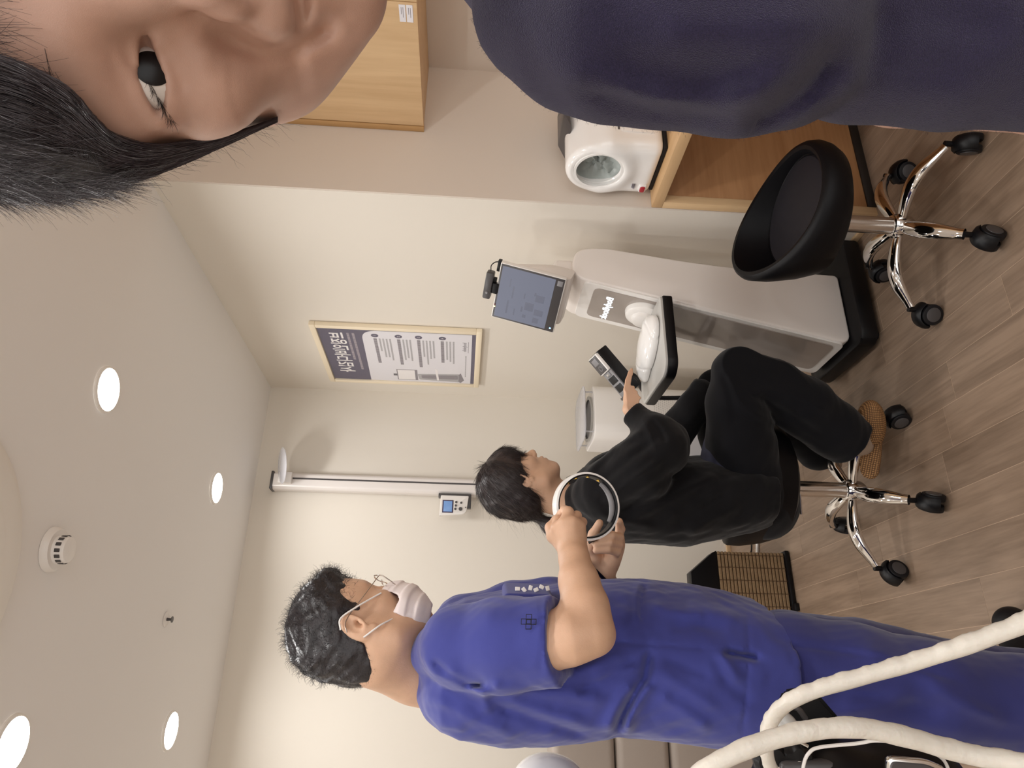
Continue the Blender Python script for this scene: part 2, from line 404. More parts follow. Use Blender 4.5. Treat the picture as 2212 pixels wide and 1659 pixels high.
        bm = bmesh.new(); bm.from_mesh(me); bmesh.ops.recalc_face_normals(bm, faces=bm.faces); bm.to_mesh(me); bm.free()
        if parent is not None: world_child(o, parent)
        return o
def unit(v): v = np.array(v, float); return v/np.linalg.norm(v)

# ================================================================== lights
for i, (x, y) in enumerate(LIGHTS):
    la = bpy.data.lights.new('downlight_lamp', 'AREA'); la.shape = 'DISK'; la.size = .13; la.energy = LIGHT_W; la.color = (1, .992, .978); la.spread = math.radians(164)
    lo = bpy.data.objects.new('downlight_lamp', la); COL.objects.link(lo); lo.location = (x, y, ZC-.012)

# ================================================================== setting
def struct(o): o['kind'] = 'structure'; return o
struct(box('ceiling', (XL-.1, YR-.1, ZC), (XD+.1, YA+.1, ZC+.1), M['ceil'], None, 0))
struct(box('wall_back', (XL-.1, YA, 0), (XB+.05, YA+.1, ZC), M['wall'], None, 0))
struct(box('wall_right', (XB, YC+.0, 0), (XD+.1, YA+.1, ZC), M['wall'], None, 0))
struct(box('wall_niche', (XB+.001, YC-.006, 0), (XD, YC, ZC), M['taupe'], None, 0))
struct(box('wall_desk_side', (XD, YR-.1, 0), (XD+.1, YC, ZC), M['taupe'], None, 0))
struct(box('wall_left', (XL-.1, YR-.1, 0), (XL, YA+.1, ZC), M['wall'], None, 0))
struct(box('wall_front', (XL-.1, YR-.1, 2.15), (XD+.1, YR, ZC), M['wall'], None, 0))  # unseen wall, left open below so the added ambient fill comes in
struct(box('trim_1', (XL-.1, YR-.1, 0), (XL+.1, YR, 2.15), M['wall'], None, 0))
struct(box('trim_2', (XD-.1, YR-.1, 0), (XD+.1, YR, 2.15), M['wall'], None, 0))
struct(box('baseboard_back', (XL, YA-.012, 0), (XB, YA, .022), M['trim'], None, .003))
struct(box('baseboard_right', (XB-.012, YC, 0), (XB, YA-.012, .022), M['trim'], None, .003))
# floor: boards of vinyl oak laid towards the back wall, narrow joints
fl = struct(box('floor', (XL-.1, YR-.1, -.1), (XD+.1, YA+.1, -.0007), M['floor_gap'], None, 0))
PW = .1155; plen = .92
bm = bmesh.new(); box_bm(bm, (-PW/2+.0006, -plen/2+.0006, -.006), (PW/2-.0006, plen/2-.0006, 0), .0003, 1)
pm = bpy.data.meshes.new('plank'); bm.to_mesh(pm); bm.free(); pm.materials.append(M['floor'])
offs = {2: 1.768, 5: 1.447, 0: 1.2, 1: 2.1, 3: 1.0, 4: 1.95, -1: 1.6}
x = .55+PW/2; k = 0
cols = []
i0 = int(math.floor((XL-.55)/PW)); i1 = int(math.ceil((XD-.55)/PW))
for i in range(i0, i1):
    xc = .55+PW*(i+.5)
    off = {1: 1.768, 3: 1.447}.get(i, random.uniform(0, plen))
    yj = off-plen*math.ceil((off-YR)/plen)
    while yj < YA:
        c = yj+plen/2
        p = bpy.data.objects.new('plank', pm); COL.objects.link(p); p.location = (xc, c, 0); p.parent = fl
        yj += plen

# ================================================================== ceiling fittings
lab = {(.81, 1.95): 'round recessed ceiling light near the corner above the wall cabinets', (.81, 2.97): 'round recessed ceiling light close to the back wall above the height gauge',
       (-.1, 2.97): 'round recessed ceiling light close to the back wall above the man in scrubs', (-.1, 1.95): 'largest-looking ceiling light, cut by the corner of the photo'}
for (x, y) in LIGHTS:
    e = empty('ceiling_light', (x, y, ZC), lab.get((x, y), 'ceiling light outside the photo, %s row, %s side' % ({.87: 'middle', -.25: 'rear', 1.95: 'third', 2.97: 'back wall'}[y], {.81: 'desk', -.1: 'central', -1.0: 'far'}[x])), 'ceiling light', 'recessed ceiling lights')
    lathe('trim_ring', [(.062, -.009), (.068, -.006), (.069, -.001), (.062, -.001), (.060, -.008)], M['lamp_ring'], e, (x, y, ZC))
    cyl('diffuser', (x, y, ZC-.0085), (x, y, ZC-.001), .0615, M['lamp'], e, n=40)
# round cassette, smoke detector, sprinkler
cx0, cy0 = .225, 1.46
e = empty('ceiling_air_vent', (cx0, cy0, ZC), 'large round white ceiling air unit cut by the edge of the photo', 'air vent')
lathe('outer_ring', [(.20, -.034), (.27, -.030), (.310, -.010), (.318, -.001), (.20, -.001)], M['lamp_ring'], e, (cx0, cy0, ZC), 64)
lathe('centre_disc', [(.001, -.040), (.185, -.039), (.206, -.036), (.206, -.001), (.001, -.001)], M['lamp_ring'], e, (cx0, cy0, ZC), 64)
p = onz(120, 1205, ZC); sx, sy = .345, 1.90
lathe('groove', [(.190, -.028), (.201, -.028), (.201, -.024), (.190, -.024)], M['grey_top'], bpy.data.objects['ceiling_air_vent'], (cx0, cy0, ZC), 64)
e = empty('smoke_detector', (sx, sy, ZC), 'white domed smoke detector with dark slots on the ceiling', 'smoke detector')
lathe('base', [(.001, -.018), (.05, -.018), (.056, -.010), (.057, -.001), (.001, -.001)], M['white'], e, (sx, sy, ZC))
lathe('dome', [(.001, -.05), (.022, -.05), (.031, -.045), (.034, -.036), (.036, -.018), (.001, -.018)], M['white'], e, (sx, sy, ZC))
for j in range(14):
    a = 2*PI*j/14; T = Matrix.Translation((sx, sy, ZC-.031)) @ Matrix.Rotation(a, 4, 'Z')
    box('slot', (.0335, -.0045, -.007), (.0362, .0045, .006), M['dark_grey'], e, 0.0008, 1, T)
sx, sy = .262, 2.73
e = empty('sprinkler', (sx, sy, ZC), 'small fire sprinkler head in the ceiling', 'sprinkler')
lathe('escutcheon', [(.001, -.004), (.022, -.004), (.026, -.001), (.001, -.001)], M['white'], e, (sx, sy, ZC))
lathe('head', [(.001, -.024), (.011, -.023), (.011, -.021), (.004, -.02), (.006, -.004), (.001, -.004)], M['dark_grey'], e, (sx, sy, ZC), 16)

# ================================================================== desk and wall cabinet in the niche
e = empty('desk', (XB, YC-.006, 0), 'light wooden built-in desk with open knee space, blood pressure monitor on top', 'desk')
yd = YC-.008
box('desktop', (XB, -.55, .722), (XD-.002, yd, .757), M['oak_desk'], e, .002)
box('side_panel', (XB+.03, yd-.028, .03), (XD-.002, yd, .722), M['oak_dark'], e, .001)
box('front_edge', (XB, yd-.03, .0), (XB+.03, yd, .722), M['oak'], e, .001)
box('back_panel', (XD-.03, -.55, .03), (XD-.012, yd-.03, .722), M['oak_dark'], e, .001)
box('kick_strip', (XB+.03, yd-.034, 0), (XD-.012, yd-.001, .03), M['kick'], e, .001)
e = empty('wall_cabinet', (1.77, YC, 1.523), 'light oak wall cabinet with flat doors hung above the desk', 'cabinet')
box('carcass', (1.79, -.6, 1.523), (XD-.002, YC-.007, 2.3), M['oak'], e, .001)
box('side_filler', (1.768, YC-.03, 1.521), (1.79, YC-.007, 2.3), M['edge'], e, .001)
yy = YC-.033; dw = .464; first = True
for j in range(5):
    d = box('door', (1.77, yy-dw+.0025, 1.521), (1.788, yy, 2.3), M['oak'], e, .0012)
    for q in range(2 if j == 0 else 1):
        zt = 1.533+q*.0205 if j == 0 else 1.545
        lb = box('paper_label', (1.7685, yy-dw+.01 if j == 0 else yy-.09, zt), (1.7698, yy-dw+.065 if j == 0 else yy-.03, zt+.018), M['paper'], None, .0003, 1); world_child(lb, e)
        if j == 0:
            for r_ in range(2): world_child(box('label_print', (1.7682, yy-dw+.018, zt+.006+r_*.005), (1.7686, yy-dw+.05-r_*.01, zt+.0075+r_*.005), M['ink_grey'], None, 0), e)
    yy -= dw

# ================================================================== blood pressure monitor
def bp_monitor():
    e = empty('blood_pressure_monitor', (1.68, 1.74, .758), 'white arm-in tunnel blood pressure monitor with a grey lined opening', 'blood pressure monitor')
    x0, x1, y0, y1 = 1.535, 1.83, 1.635, 1.862
    yc = (y0+y1)/2; zt = 1.060
    Fd = Field((x0-.02, y0-.03, .755), (x1+.02, y1+.03, zt+.03), .003)
    zc_, ry, rz = .955, .105, .104
    Fd.rbox(((x0+x1)/2, yc, .862), ((x1-x0)/2-.004, .112, .098), .035)
    # elliptical barrel
    rg = Fd.region(Fd.lo, Fd.lo+Fd.n*Fd.v); sl, X = rg
    el = np.sqrt(((X[..., 1]-yc)/ry)**2+((X[..., 2]-zc_)/rz)**2); barrel = (el-1)*.105
    q = np.stack([barrel+.02, np.abs(X[..., 0]-(x0+x1)/2)-(x1-x0)/2+.02], -1)
    rb = np.sqrt((np.maximum(q, 0)**2).sum(-1))+np.minimum(q.max(-1), 0)-.02
    Fd.comb(sl, rb.astype(np.float32), .04, 'u')
    # sloped grey back top is separate; tunnel
    cr = (np.sqrt((X[..., 1]-yc+.002)**2+((X[..., 2]-zc_)*.92)**2)-.071)
    tun = np.maximum(cr, X[..., 0]-(x1-.03)); Fd.comb(sl, tun.astype(np.float32), .012, 's')
    Fd.plane((0, 0, .768), (0, 0, -1), .01, 'i')
    Fd.mesh('shell', M['white_gloss'], e, 2)
    # liner tube
    T = Matrix.Translation((0, yc-.002, zc_)) @ Matrix.Rotation(PI/2, 4, 'Y')
    def lf(co, a, r, z): q = (.074-r)/.074; dz = .010*math.sin(3*a+r*70)*q+.006*math.sin(7*a-r*120)*min(1, q*3)-.012*math.exp(-((co.x*.8-co.y*.5-.01)/.006)**2)*min(1, q*3); return Vector((co.x, co.y, co.z+dz))
    lathe('fabric_liner', [(.0745, x0+.022), (.070, x0+.030), (.062, x0+.037), (.052, x0+.042), (.040, x0+.046), (.026, x0+.049), (.012, x0+.05), (.001, x0+.05)], M['liner'], e, n=48, axis=T, fn=lambda co, a, r, z: lf(co, a, r, z) if r < .072 else co)
    lathe('rim', [(.0705, x0-.0015), (.078, x0-.002), (.0785, x0+.008), (.0705, x0+.014)], M['white_gloss'], e, n=48, axis=T)
    box('foot_pad', (x0+.02, y0+.015, .7575), (x1-.01, y1-.015, .770), M['black_sat'], e, .003)
    # top rear cover, printer door, button, led
    prism('rear_cover', [(x0+.10, zt-.012), (x1-.01, zt+.0), (x1-.005, zt+.012), (x0+.16, zt+.012)], 'y', yc-.075, yc+.075, M['dark_grey'], e, .006)
    box('printer_door', (x0+.06, y0-.0035, .80), (x0+.19, y0+.012, .905), M['white'], e, .002)
    box('paper_slot', (x0+.065, y0-.0045, .908), (x0+.19, y0+.01, .914), M['dark_grey'], e, .001)
    b = box('button_surround', (x0-.004, 1.80, .787), (x0+.01, 1.834, .812), M['white_gloss'], e, .006)
    b = box('stop_button', (x0-.008, 1.804, .791), (x0+.008, 1.83, .808), M['red'], e, .005)
    lathe('status_led', [(.0001, -.002), (.0045, -.001), (.0045, .004)], M['led_blue'], e, axis=Matrix.Translation((x0+.0045, 1.807, .846)) @ Matrix.Rotation(PI/2, 4, 'Y'), n=16)
    for k in range(3): box('print_mark', (x0-.0008, 1.80, .826+k*.004), (x0+.004, 1.822-k*.003, .8275+k*.004), M['ink_grey'], e, 0)
    return e
bp_monitor()

# ================================================================== stools
def make_stool(label):
    e = empty('stool', (0, 0, 0), label, 'stool', 'black wheeled stools with chrome bases')
    ab = 0.0
    def lift(a, k=1.0): return k*.122*((1+math.cos(a-ab))/2)**1.7
    def fn_shell(co, a, r, z):
        t = max(0, (z-.36)/.07); g = min(1, t); g = g*g*(3-2*g); fl_ = lift(a)*g
        if r < .150: fl_ = 0
        elif r < .159 and z > .39: fl_ *= .45
        s = 1+.07*lift(a)/.13*g
        return Vector((co.x*s-.028, co.y*s, co.z+fl_))
    prof = [(.001, .345), (.11, .346), (.150, .352), (.174, .366), (.187, .388), (.192, .410), (.189, .430), (.183, .440), (.175, .444), (.165, .441), (.158, .430), (.155, .415), (.152, .402), (.148, .386), (.001, .380)]
    lathe('seat_shell', prof, M['leather'], e, n=72, fn=fn_shell)
    def fn_c(co, a, r, z):
        return Vector((co.x-.028, co.y, co.z+lift(a, .25)*(r/.15)**3))
    lathe('seat_cushion', [(.154, .400), (.155, .416), (.148, .425), (.132, .4285), (.08, .431), (.001, .432)], M['leather_cush'], e, n=64, fn=fn_c)
    tube('piping', [Vector((.1552*math.cos(a)-.028, .1552*math.sin(a), .4205+lift(a, .25))) for a in [2*PI*i/48 for i in range(49)]], .0022, M['leather'], e, 6, False)
    cyl('column', (0, 0, .145), (0, 0, .348), .024, M['chrome_dull'], e, n=32)
    lathe('hub', [(.001, .085), (.022, .088), (.03, .10), (.034, .118), (.034, .14), (.030, .15), (.026, .152), (.001, .152)], M['chrome'], e)
    cyl('lift_lever', (.02, 0, .300), (.055, -.055, .292), .004, M['chrome_dull'], e, n=10)
    for j in range(5):
        a = 2*PI*j/5+PI; c, s = math.cos(a), math.sin(a)
        pr = [(.024, .128), (.07, .135), (.12, .137), (.165, .125), (.20, .104), (.228, .086)]
        bm = bmesh.new(); P = catmull([(r*c, r*s, z) for r, z in pr], 6)
        tube_bm(bm, P, lambda t: .0145+.0085*math.sin(PI*min(1, t*1.1))**1, 14, .72, (0, 0, 1)); bm_obj('leg', bm, M['chrome'], e)
        ca = a+random.uniform(-1.2, 1.2); cc, cs = math.cos(ca), math.sin(ca)
        o = Vector((.236*c, .236*s, 0)); off = Vector((cc, cs, 0))*.012
        cst = empty('caster'); cst.parent = e
        n_ = Vector((-cs, cc, 0))
        for sg in (-1, 1):
            w_ = cyl('wheel', o+off+n_*sg*.006+Vector((0, 0, .0305)), o+off+n_*sg*.024+Vector((0, 0, .0305)), .0300, M['black_sat'], None, n=28, bev=.003); w_.parent = cst
            w_ = cyl('wheel_cap', o+off+n_*sg*.0235+Vector((0, 0, .0305)), o+off+n_*sg*.0262+Vector((0, 0, .0305)), .0205, M['dark_grey'], None, n=28, bev=.001); w_.parent = cst
        bm = bmesh.new()
        P = [o+off+Vector((cc*.034*math.cos(t), cs*.034*math.cos(t), .0305+.036*math.sin(t))) for t in [PI*.02+PI*.8*i/10 for i in range(11)]]
        tube_bm(bm, P, .008, 8, 2.6, tuple(n_)); h_ = bm_obj('hood', bm, M['black'], None); h_.parent = cst
        w_ = cyl('stem', o+Vector((0, 0, .055)), o+Vector((0, 0, .092)), .0075, M['black'], None, n=14); w_.parent = cst
    return e
stA = make_stool('empty black leather stool beside the desk, its low back raised')
stB = copy_tree(stA, None, 'black leather wheeled stool the woman in black is sitting on')
stA.location = (1.264, 1.593, 0); stA.rotation_euler.z = math.radians(121)
stB.location = (.628, 2.09, 0); stB.rotation_euler.z = math.radians(212)

# ================================================================== body composition machine
def machine():
    e = empty('body_analyser', (1.29, 2.13, 0), 'tall white body composition machine with grey front panel, black base and small tilted screen', 'medical machine')
    Y0, Y1 = 2.015, 2.252
    base = roundpoly([(1.088, 1.952), (1.49, 1.952), (1.49, 2.318), (1.088, 2.318)], [.05, .03, .03, .05])
    prism('base', base, 'z', .012, .072, M['black'], e, .01)
    for (x, y) in ((1.13, 1.99), (1.45, 1.99), (1.13, 2.28), (1.45, 2.28)): cyl('foot', (x, y, 0), (x, y, .014), .016, M['black_sat'], e, n=16)
    prof = roundpoly([(1.105, .074), (1.375, .074), (1.385, .50), (1.44, .90), (1.425, .995), (1.315, 1.005)], [.045, .02, .3, .2, .06, .05], 6)
    prism('column', prof, 'y', Y0, Y1, M['offwhite'], e, .008, 3)
    # front face frame
    a = Vector((1.105, 0, .074)); b = Vector((1.315, 0, 1.005)); up = (b-a).normalized(); nrm = Vector((-up.z, 0, up.x)); L = (b-a).length
    T = axes(Vector((a.x, Y0, a.z)), (0, 1, 0), up, -nrm)      # local x = +Y, y = up the face, z = into the column
    W = Y1-Y0
    def on(name, pts, z0, z1, m, bev=.0, rad=.02, par=e):
        return prism(name, roundpoly(pts, rad), 'z', z0, z1, m, par, bev, 1, T)
    on('front_frame', [(.004, .02), (W-.004, .02), (W-.004, L-.045), (.004, L-.045)], -.006, .004, M['white'], .002, .028)
    on('front_panel', [(.022, .045), (W-.03, .045), (W-.03, L-.085), (.022, L-.085)], -.0085, .002, M['grey_panel'], .0015, .026)
    Tt = T @ Matrix.Translation((.055, L-.158, -.0088)) @ Matrix.Identity(4)
    text('lit_wordmark', 'BodyBook', .0345, M['logo'], e, Tt, .0006, bold=.0006)
    # swivel joint and tray
    zc_ = .735; jx = 1.105+(zc_-.074)*(b.x-a.x)/(b.z-a.z); jc = Vector((jx, 2.118, zc_))
    A = frame_to(jc, jc+nrm)
    lathe('swivel_disc', [(.001, .034), (.052, .032), (.064, .024), (.068, .01), (.068, -.005), (.001, -.005)], M['white'], e, axis=A)
    lathe('swivel_cap', [(.001, .052), (.03, .05), (.04, .044), (.043, .03), (.001, .03)], M['white'], e, axis=A)
    zt = .722
    outl = roundpoly([(1.225, 1.955), (.975, 1.95), (.945, 1.985), (.955, 2.255), (1.0, 2.275), (1.225, 2.235)], [.012, .03, .03, .02, .02, .012])
    prism('tray_edge', outl, 'z', zt-.036, zt-.004, M['black'], e, .004)
    outl2 = [(x+(1.10-x)*.025, y+(2.115-y)*.025) for x, y in outl]
    prism('tray_top', outl2, 'z', zt-.006, zt+.004, M['grey_top'], e, .002)
    cyl('tray_bracket', (1.225, 2.118, .71), (1.262, 2.118, .722), .028, M['white'], e)
    # white oval hand rest on tray
    Fd = Field((.96, 1.95, .715), (1.24, 2.24, .82), .0025)
    ax = [unit((.45, -.89, 0)), unit((.89, .45, 0)), (0, 0, 1)]
    Fd.ell((1.105, 2.085, .738), (.112, .068, .036), ax, .0)
    Fd.ell((1.055, 2.17, .735), (.045, .036, .024), None, .03)
    Fd.ell((1.145, 2.03, .738), (.03, .022, .030), None, .02)
    Fd.disp(lambda X: .0022*np.exp(-((np.sqrt(((X[..., 0]-1.105)/.105)**2+((X[..., 1]-2.085)/.105)**2)-.78)/.03)**2))
    Fd.plane((0, 0, .7262), (0, 0, -1), .004, 'i')
    Fd.mesh('hand_rest', M['white_gloss'], e, 1)
    # monitor, built in its own frame
    BR, BL = at(1224, 604, 2.31), at(1195, 720, 2.43); TR = at(1081, 576, 2.335)
    X_ = (BR-BL); w_ = X_.length; X_.normalize(); U = (TR-BR); h_ = U.length; U = (U-X_*U.dot(X_)).normalized(); Nn = X_.cross(U)   # towards the viewer side
    if Nn.dot(Vector(CAM)-BL) < 0: Nn = -Nn
    T = axes(BL, X_, U, Nn)
    def mon(name, lo, hi, m, bev=.002): return box(name, lo, hi, m, e, bev, 2, T)
    mon('monitor_housing', (0, 0, -.022), (w_, h_, 0), M['white'], .004)
    bz = mon('bezel', (.003, .003, -.004), (w_-.003, h_-.003, .0012), M['dark_grey'], .0012)
    scr = mon('screen', (.009, .033, -.002), (w_-.009, h_-.009, .0018), M['screen'], .0003)
    rs = random.Random(3)
    for (x, y, ww, hh) in [(.03, .17, .05, .006), (.09, .16, .045, .005), (.03, .145, .025, .004), (.10, .12, .02, .004), (.05, .12, .02, .006), (.03, .105, .012, .012), (.06, .085, .03, .03), (.12, .085, .012, .006), (.02, .06, .02, .02), (.05, .05, .022, .03), (.1, .055, .026, .03), (.13, .175, .03, .004)]:
        if x+ww < w_-.012 and y+hh < h_-.012: mon('screen_mark', (x, y, 0), (x+ww, y+hh, .0019), M['screen_ink'], 0)
    mon('task_tile', (w_-.03, .008, 0), (w_-.011, .026, .0019), M['mid_grey'], .0003)
    mon('power_led', (.014, .0125, 0), (.019, .0175, .002), M['led_blue'], 0)
    mon('status_led', (.042, h_-.0075, 0), (.046, h_-.0035, .0025), M['led_yellow'], 0)
    mon('alarm_led', (.05, h_-.0075, 0), (.054, h_-.0035, .0022), M['red_ink'], 0)
    # rear housing and neck
    prism('rear_housing', roundpoly([(-.022, .02), (-.022, h_-.025), (-.05, h_-.05), (-.11, .06), (-.11, -.02), (-.03, -.012)], .02), 'x', .02, w_-.012, M['offwhite'], e, .004, 2, T @ axes((0, 0, 0), (1, 0, 0), (0, 0, 1), (0, 1, 0)))
    box('neck', (1.325, 2.05, .985), (1.41, 2.21, 1.06), M['offwhite'], e, .02, 4)
    # webcam clipped on top
    wc = Vector((w_*.50, h_+.012, -.004))
    mon('webcam_clip', (w_*.44, h_-.006, -.012), (w_*.62, h_+.014, .006), M['black'], .002)
    mon('webcam_body', (w_*.33, h_+.014, -.016), (w_*.80, h_+.040, .014), M['dark_grey'], .005)
    mon('webcam_joint', (w_*.58, h_+.004, -.014), (w_*.70, h_+.03, -.002), M['black'], .002)
    mon('usb_hub', (w_*.80, h_+.0, -.03), (w_*.99, h_+.012, -.012), M['black'], .002)
    lathe('webcam_lens', [(.0001, .004), (.004, .003), (.0055, 0), (.0055, -.004)], M['mid_grey'], e, axis=T @ Matrix.Translation((w_*.45, h_+.027, .014)), n=20)
    tube('webcam_lead', [T @ Vector(q) for q in ((w_*.8, h_+.03, -.01), (w_*.87, h_+.032, -.015), (w_*.93, h_+.022, -.02), (w_*.95, h_+.008, -.022))], .0018, M['black'], e, 6)
    return e
mach = machine()

# ================================================================== handset cradle on its own stand
def cradle():
    e = empty('scanner_stand', (1.058, 2.40, .494), 'black handheld scanner with white rim resting in a tilted cradle on a black pole', 'scanner')
    TL, TR_, BLp = at(1272, 776, 2.47), at(1300, 741, 2.43), at(1352, 850, 2.42)
    L_ = (at(1345, 862, 2.45)-TL); ln = L_.length; Y_ = -L_.normalized(); X_ = (TR_-TL); X_ = (X_-Y_*X_.dot(Y_)).normalized(); wd = .062
    Nn = X_.cross(Y_); 
    if Nn.dot(Vector(CAM)-TL) < 0: Nn = -Nn
    # tilt so that the thick side is seen
    O = TL+L_
    T = axes(O, X_, Y_, Nn) @ Matrix.Rotation(math.radians(-28), 4, 'Y')
    def bx(name, lo, hi, m, bev=.002): return box(name, lo, hi, m, e, bev, 2, T)
    bx('cradle_body', (0, 0, -.05), (wd, ln, -.004), M['black'], .004)
    bx('cradle_lip', (-.003, -.004, -.006), (wd+.003, .006, .006), M['dark_grey'], .002)
    bx('cradle_tray', (.003, .004, -.006), (wd-.003, ln*.60, .001), M['mid_grey'], .002)
    for (y0, y1) in ((.12, .27), (.31, .46)): bx('compartment', (.010, ln*y0, -.003), (wd-.010, ln*y1, .0018), M['black'], .001)
    bx('latch', (.018, ln*.48, 0), (wd-.018, ln*.57, .004), M['mid_grey'], .002)
    for q in range(2): bx('contact_pin', (.024+q*.007, ln*.50, .003), (.028+q*.007, ln*.55, .005), M['chrome'], .0005)
    bx('scanner_rim', (0, ln*.58, -.004), (wd, ln*.985, .010), M['white'], .006)
    bx('scanner_face', (.005, ln*.605, .006), (wd-.006, ln*.965, .0108), M['dark_grey'], .001)
    bx('display', (.014, ln*.79, .009), (wd-.018, ln*.92, .0112), M['mid_grey'], .0003)
    lathe('dial', [(.007, 0), (.0085, .001), (.010, 0)], M['mid_grey'], e, axis=T @ Matrix.Translation((wd*.5, ln*.70, .0106)), n=24)
    c = T @ Vector((wd/2, ln*.35, -.04))
    tube('pole', [c, (c.x+.015, c.y+.03, c.z-.05), (1.058, 2.40, .66), (1.058, 2.40, .503)], .0085, M['black'], e, 12)
    lathe('pole_foot', [(.001, .494), (.035, .494), (.037, .5), (.015, .512), (.001, .512)], M['black'], e, (1.058, 2.40, 0))
    # low tray on the same pole, seen behind the knee
    o2 = Vector((1.01, 2.42, .50))
    return e
cradle()
def trolley():
    e = empty('side_trolley', (.97, 2.53, 0), 'low black-rimmed trolley with a grey top partly hidden behind the woman\'s knee', 'trolley')
    zt = .485
    rim = roundpoly([(.82, 2.36), (1.12, 2.36), (1.12, 2.70), (.82, 2.70)], .03)
    bm = bmesh.new(); P = [Vector((x, y, zt)) for x, y in rim]+[Vector((*rim[0], zt))]; tube_bm(bm, P, .009, 8); bm_obj('rim_rail', bm, M['black'], e)
    prism('top_panel', [(x+(.97-x)*.03, y+(2.53-y)*.03) for x, y in rim], 'z', zt-.012, zt-.002, M['mid_grey'], e, .001)
    for (x, y) in ((.84, 2.40), (1.10, 2.40), (.84, 2.68), (1.10, 2.68)): cyl('leg', (x, y, 0), (x, y, zt-.005), .008, M['black'], e, n=12)
trolley()

# ================================================================== air purifier
def purifier():
    x0, x1, y0, y1 = 1.135, 1.405, 3.05, 3.33
    e = empty('air_purifier', ((x0+x1)/2, (y0+y1)/2, 0), 'white column air purifier with a clear raised lid in the corner behind the woman', 'air purifier')
    body = roundpoly([(x0, y0), (x1, y0), (x1, y1), (x0, y1)], .07, 8)
    prism('body', body, 'z', .02, .745, M['white'], e, .006)
    prism('plinth', [(x+((x0+x1)/2-x)*.08, y+((y0+y1)/2-y)*.08) for x, y in body], 'z', 0, .03, M['mid_grey'], e, 0)
    c = ((x0+x1)/2, (y0+y1)/2)
    lathe('outlet_ring', [(.095, .745), (.108, .745), (.112, .755), (.095, .755)], M['grey_top'], e, (*c, 0))
    lathe('outlet_grille', [(.001, .748), (.094, .748), (.094, .7455), (.001, .7455)], M['mid_grey'], e, (*c, 0))
    prism('clear_lid', body, 'z', .785, .791, M['clear'], e, .002)
    for (sx, sy) in ((1, 1), (-1, 1), (1, -1), (-1, -1)): cyl('lid_post', (c[0]+sx*.10, c[1]+sy*.10, .745), (c[0]+sx*.10, c[1]+sy*.10, .787), .004, M['clear'], e, n=10)
    # perforated intake: rows of small recessed dots joined into one part
    vs, fs = [], []
    for i in range(40):
        for j in range(19):
            z = .46-.010*i; q = .052+(j+.5*(i % 2))*.0088
            for f_ in (0, 1):
                b_ = len(vs)
                for t in range(6):
                    a, b = .0022*math.cos(t*PI/3), .0022*math.sin(t*PI/3)
                    vs.append((x0+q+a, y0-.0006, z+b) if f_ == 0 else (x0-.0006, y0+q+a, z+b))
                fs.append(list(range(b_, b_+6)) if f_ == 0 else list(range(b_+5, b_-1, -1)))
    me = bpy.data.meshes.new('intake_holes'); me.from_pydata(vs, [], fs); o = world_child(link('intake_holes', me, M['grey_top'], None, False), e); o['kind'] = 'stuff'
purifier()

# ================================================================== height gauge
def gauge():
    xc = .983; w2 = .042
    e = empty('height_gauge', (xc, 3.44, 0), 'white height measuring post with sliding disc head and small display on the back wall', 'height gauge')
    prism('post', roundpoly([(xc-w2, 3.475), (xc-w2, 3.435), (xc-w2+.012, 3.42), (xc+w2-.012, 3.42), (xc+w2, 3.435), (xc+w2, 3.475)], .006), 'z', .05, 2.262, M['alu'], e, 0)
    box('slot', (xc+.006, 3.4188, .06), (xc+.014, 3.4215, 2.24), M['dark_grey'], e, 0)
    box('end_cap', (xc-w2-.003, 3.416, 2.262), (xc+w2+.003, 3.478, 2.275), M['dark_grey'], e, .003)
    box('wall_bracket', (xc-.02, 3.475, 2.1), (xc+.02, YA, 2.16), M['mid_grey'], e, .002)
    box('wall_bracket', (xc-.02, 3.475, .9), (xc+.02, YA, .96), M['mid_grey'], e, .002)
    box('head_carriage', (xc-.02, 3.395, 2.17), (xc+.035, 3.425, 2.235), M['white'], e, .006)
    T = Matrix.Translation((xc+.045, 3.33, 2.205)) @ Matrix.Rotation(math.radians(24), 4, 'X') @ Matrix.Rotation(math.radians(-10), 4, 'Y')
    lathe('disc_head', [(.001, .006), (.075, .005), (.086, .0015), (.087, -.001), (.085, -.003), (.001, -.004)], M['clear'], e, axis=T, n=48)
    # display
    box('display_bracket', (xc-w2-.018, 3.412, 1.318), (xc-w2, 3.45, 1.46), M['dark_grey'], e, .002)
    box('display_bracket', (xc-w2-.07, 3.412, 1.300), (xc-w2, 3.44, 1.322), M['dark_grey'], e, .002)
    pts = roundpoly([(xc-w2-.012, 1.448), (xc-w2-.012, 1.312), (xc-w2-.10, 1.322), (xc-w2-.112, 1.45)], [.006, .006, .022, .004])
    prism('display_case', pts, 'y', 3.402, 3.43, M['white'], e, .003)
    box('lcd_frame', (xc-w2-.098, 3.4005, 1.385), (xc-w2-.036, 3.404, 1.438), M['navy'], e, .001)
    box('lcd', (xc-w2-.093, 3.3995, 1.391), (xc-w2-.041, 3.403, 1.432), M['lcd'], e, .0005)
    for (dx, dz, r) in ((.045, 1.372, .0055), (.062, 1.373, .0055), (.079, 1.375, .0055), (.048, 1.348, .005), (.078, 1.350, .009), (.07, 1.326, .003)):
        cyl('key', (xc-w2-dx, 3.4035, dz), (xc-w2-dx, 3.3985, dz), r, M['dark_grey'], e, n=18)
    box('foot_plate', (xc-.15, 3.14, 0), (xc+.06, 3.47, .05), M['mid_grey'], e, .01)
gauge()

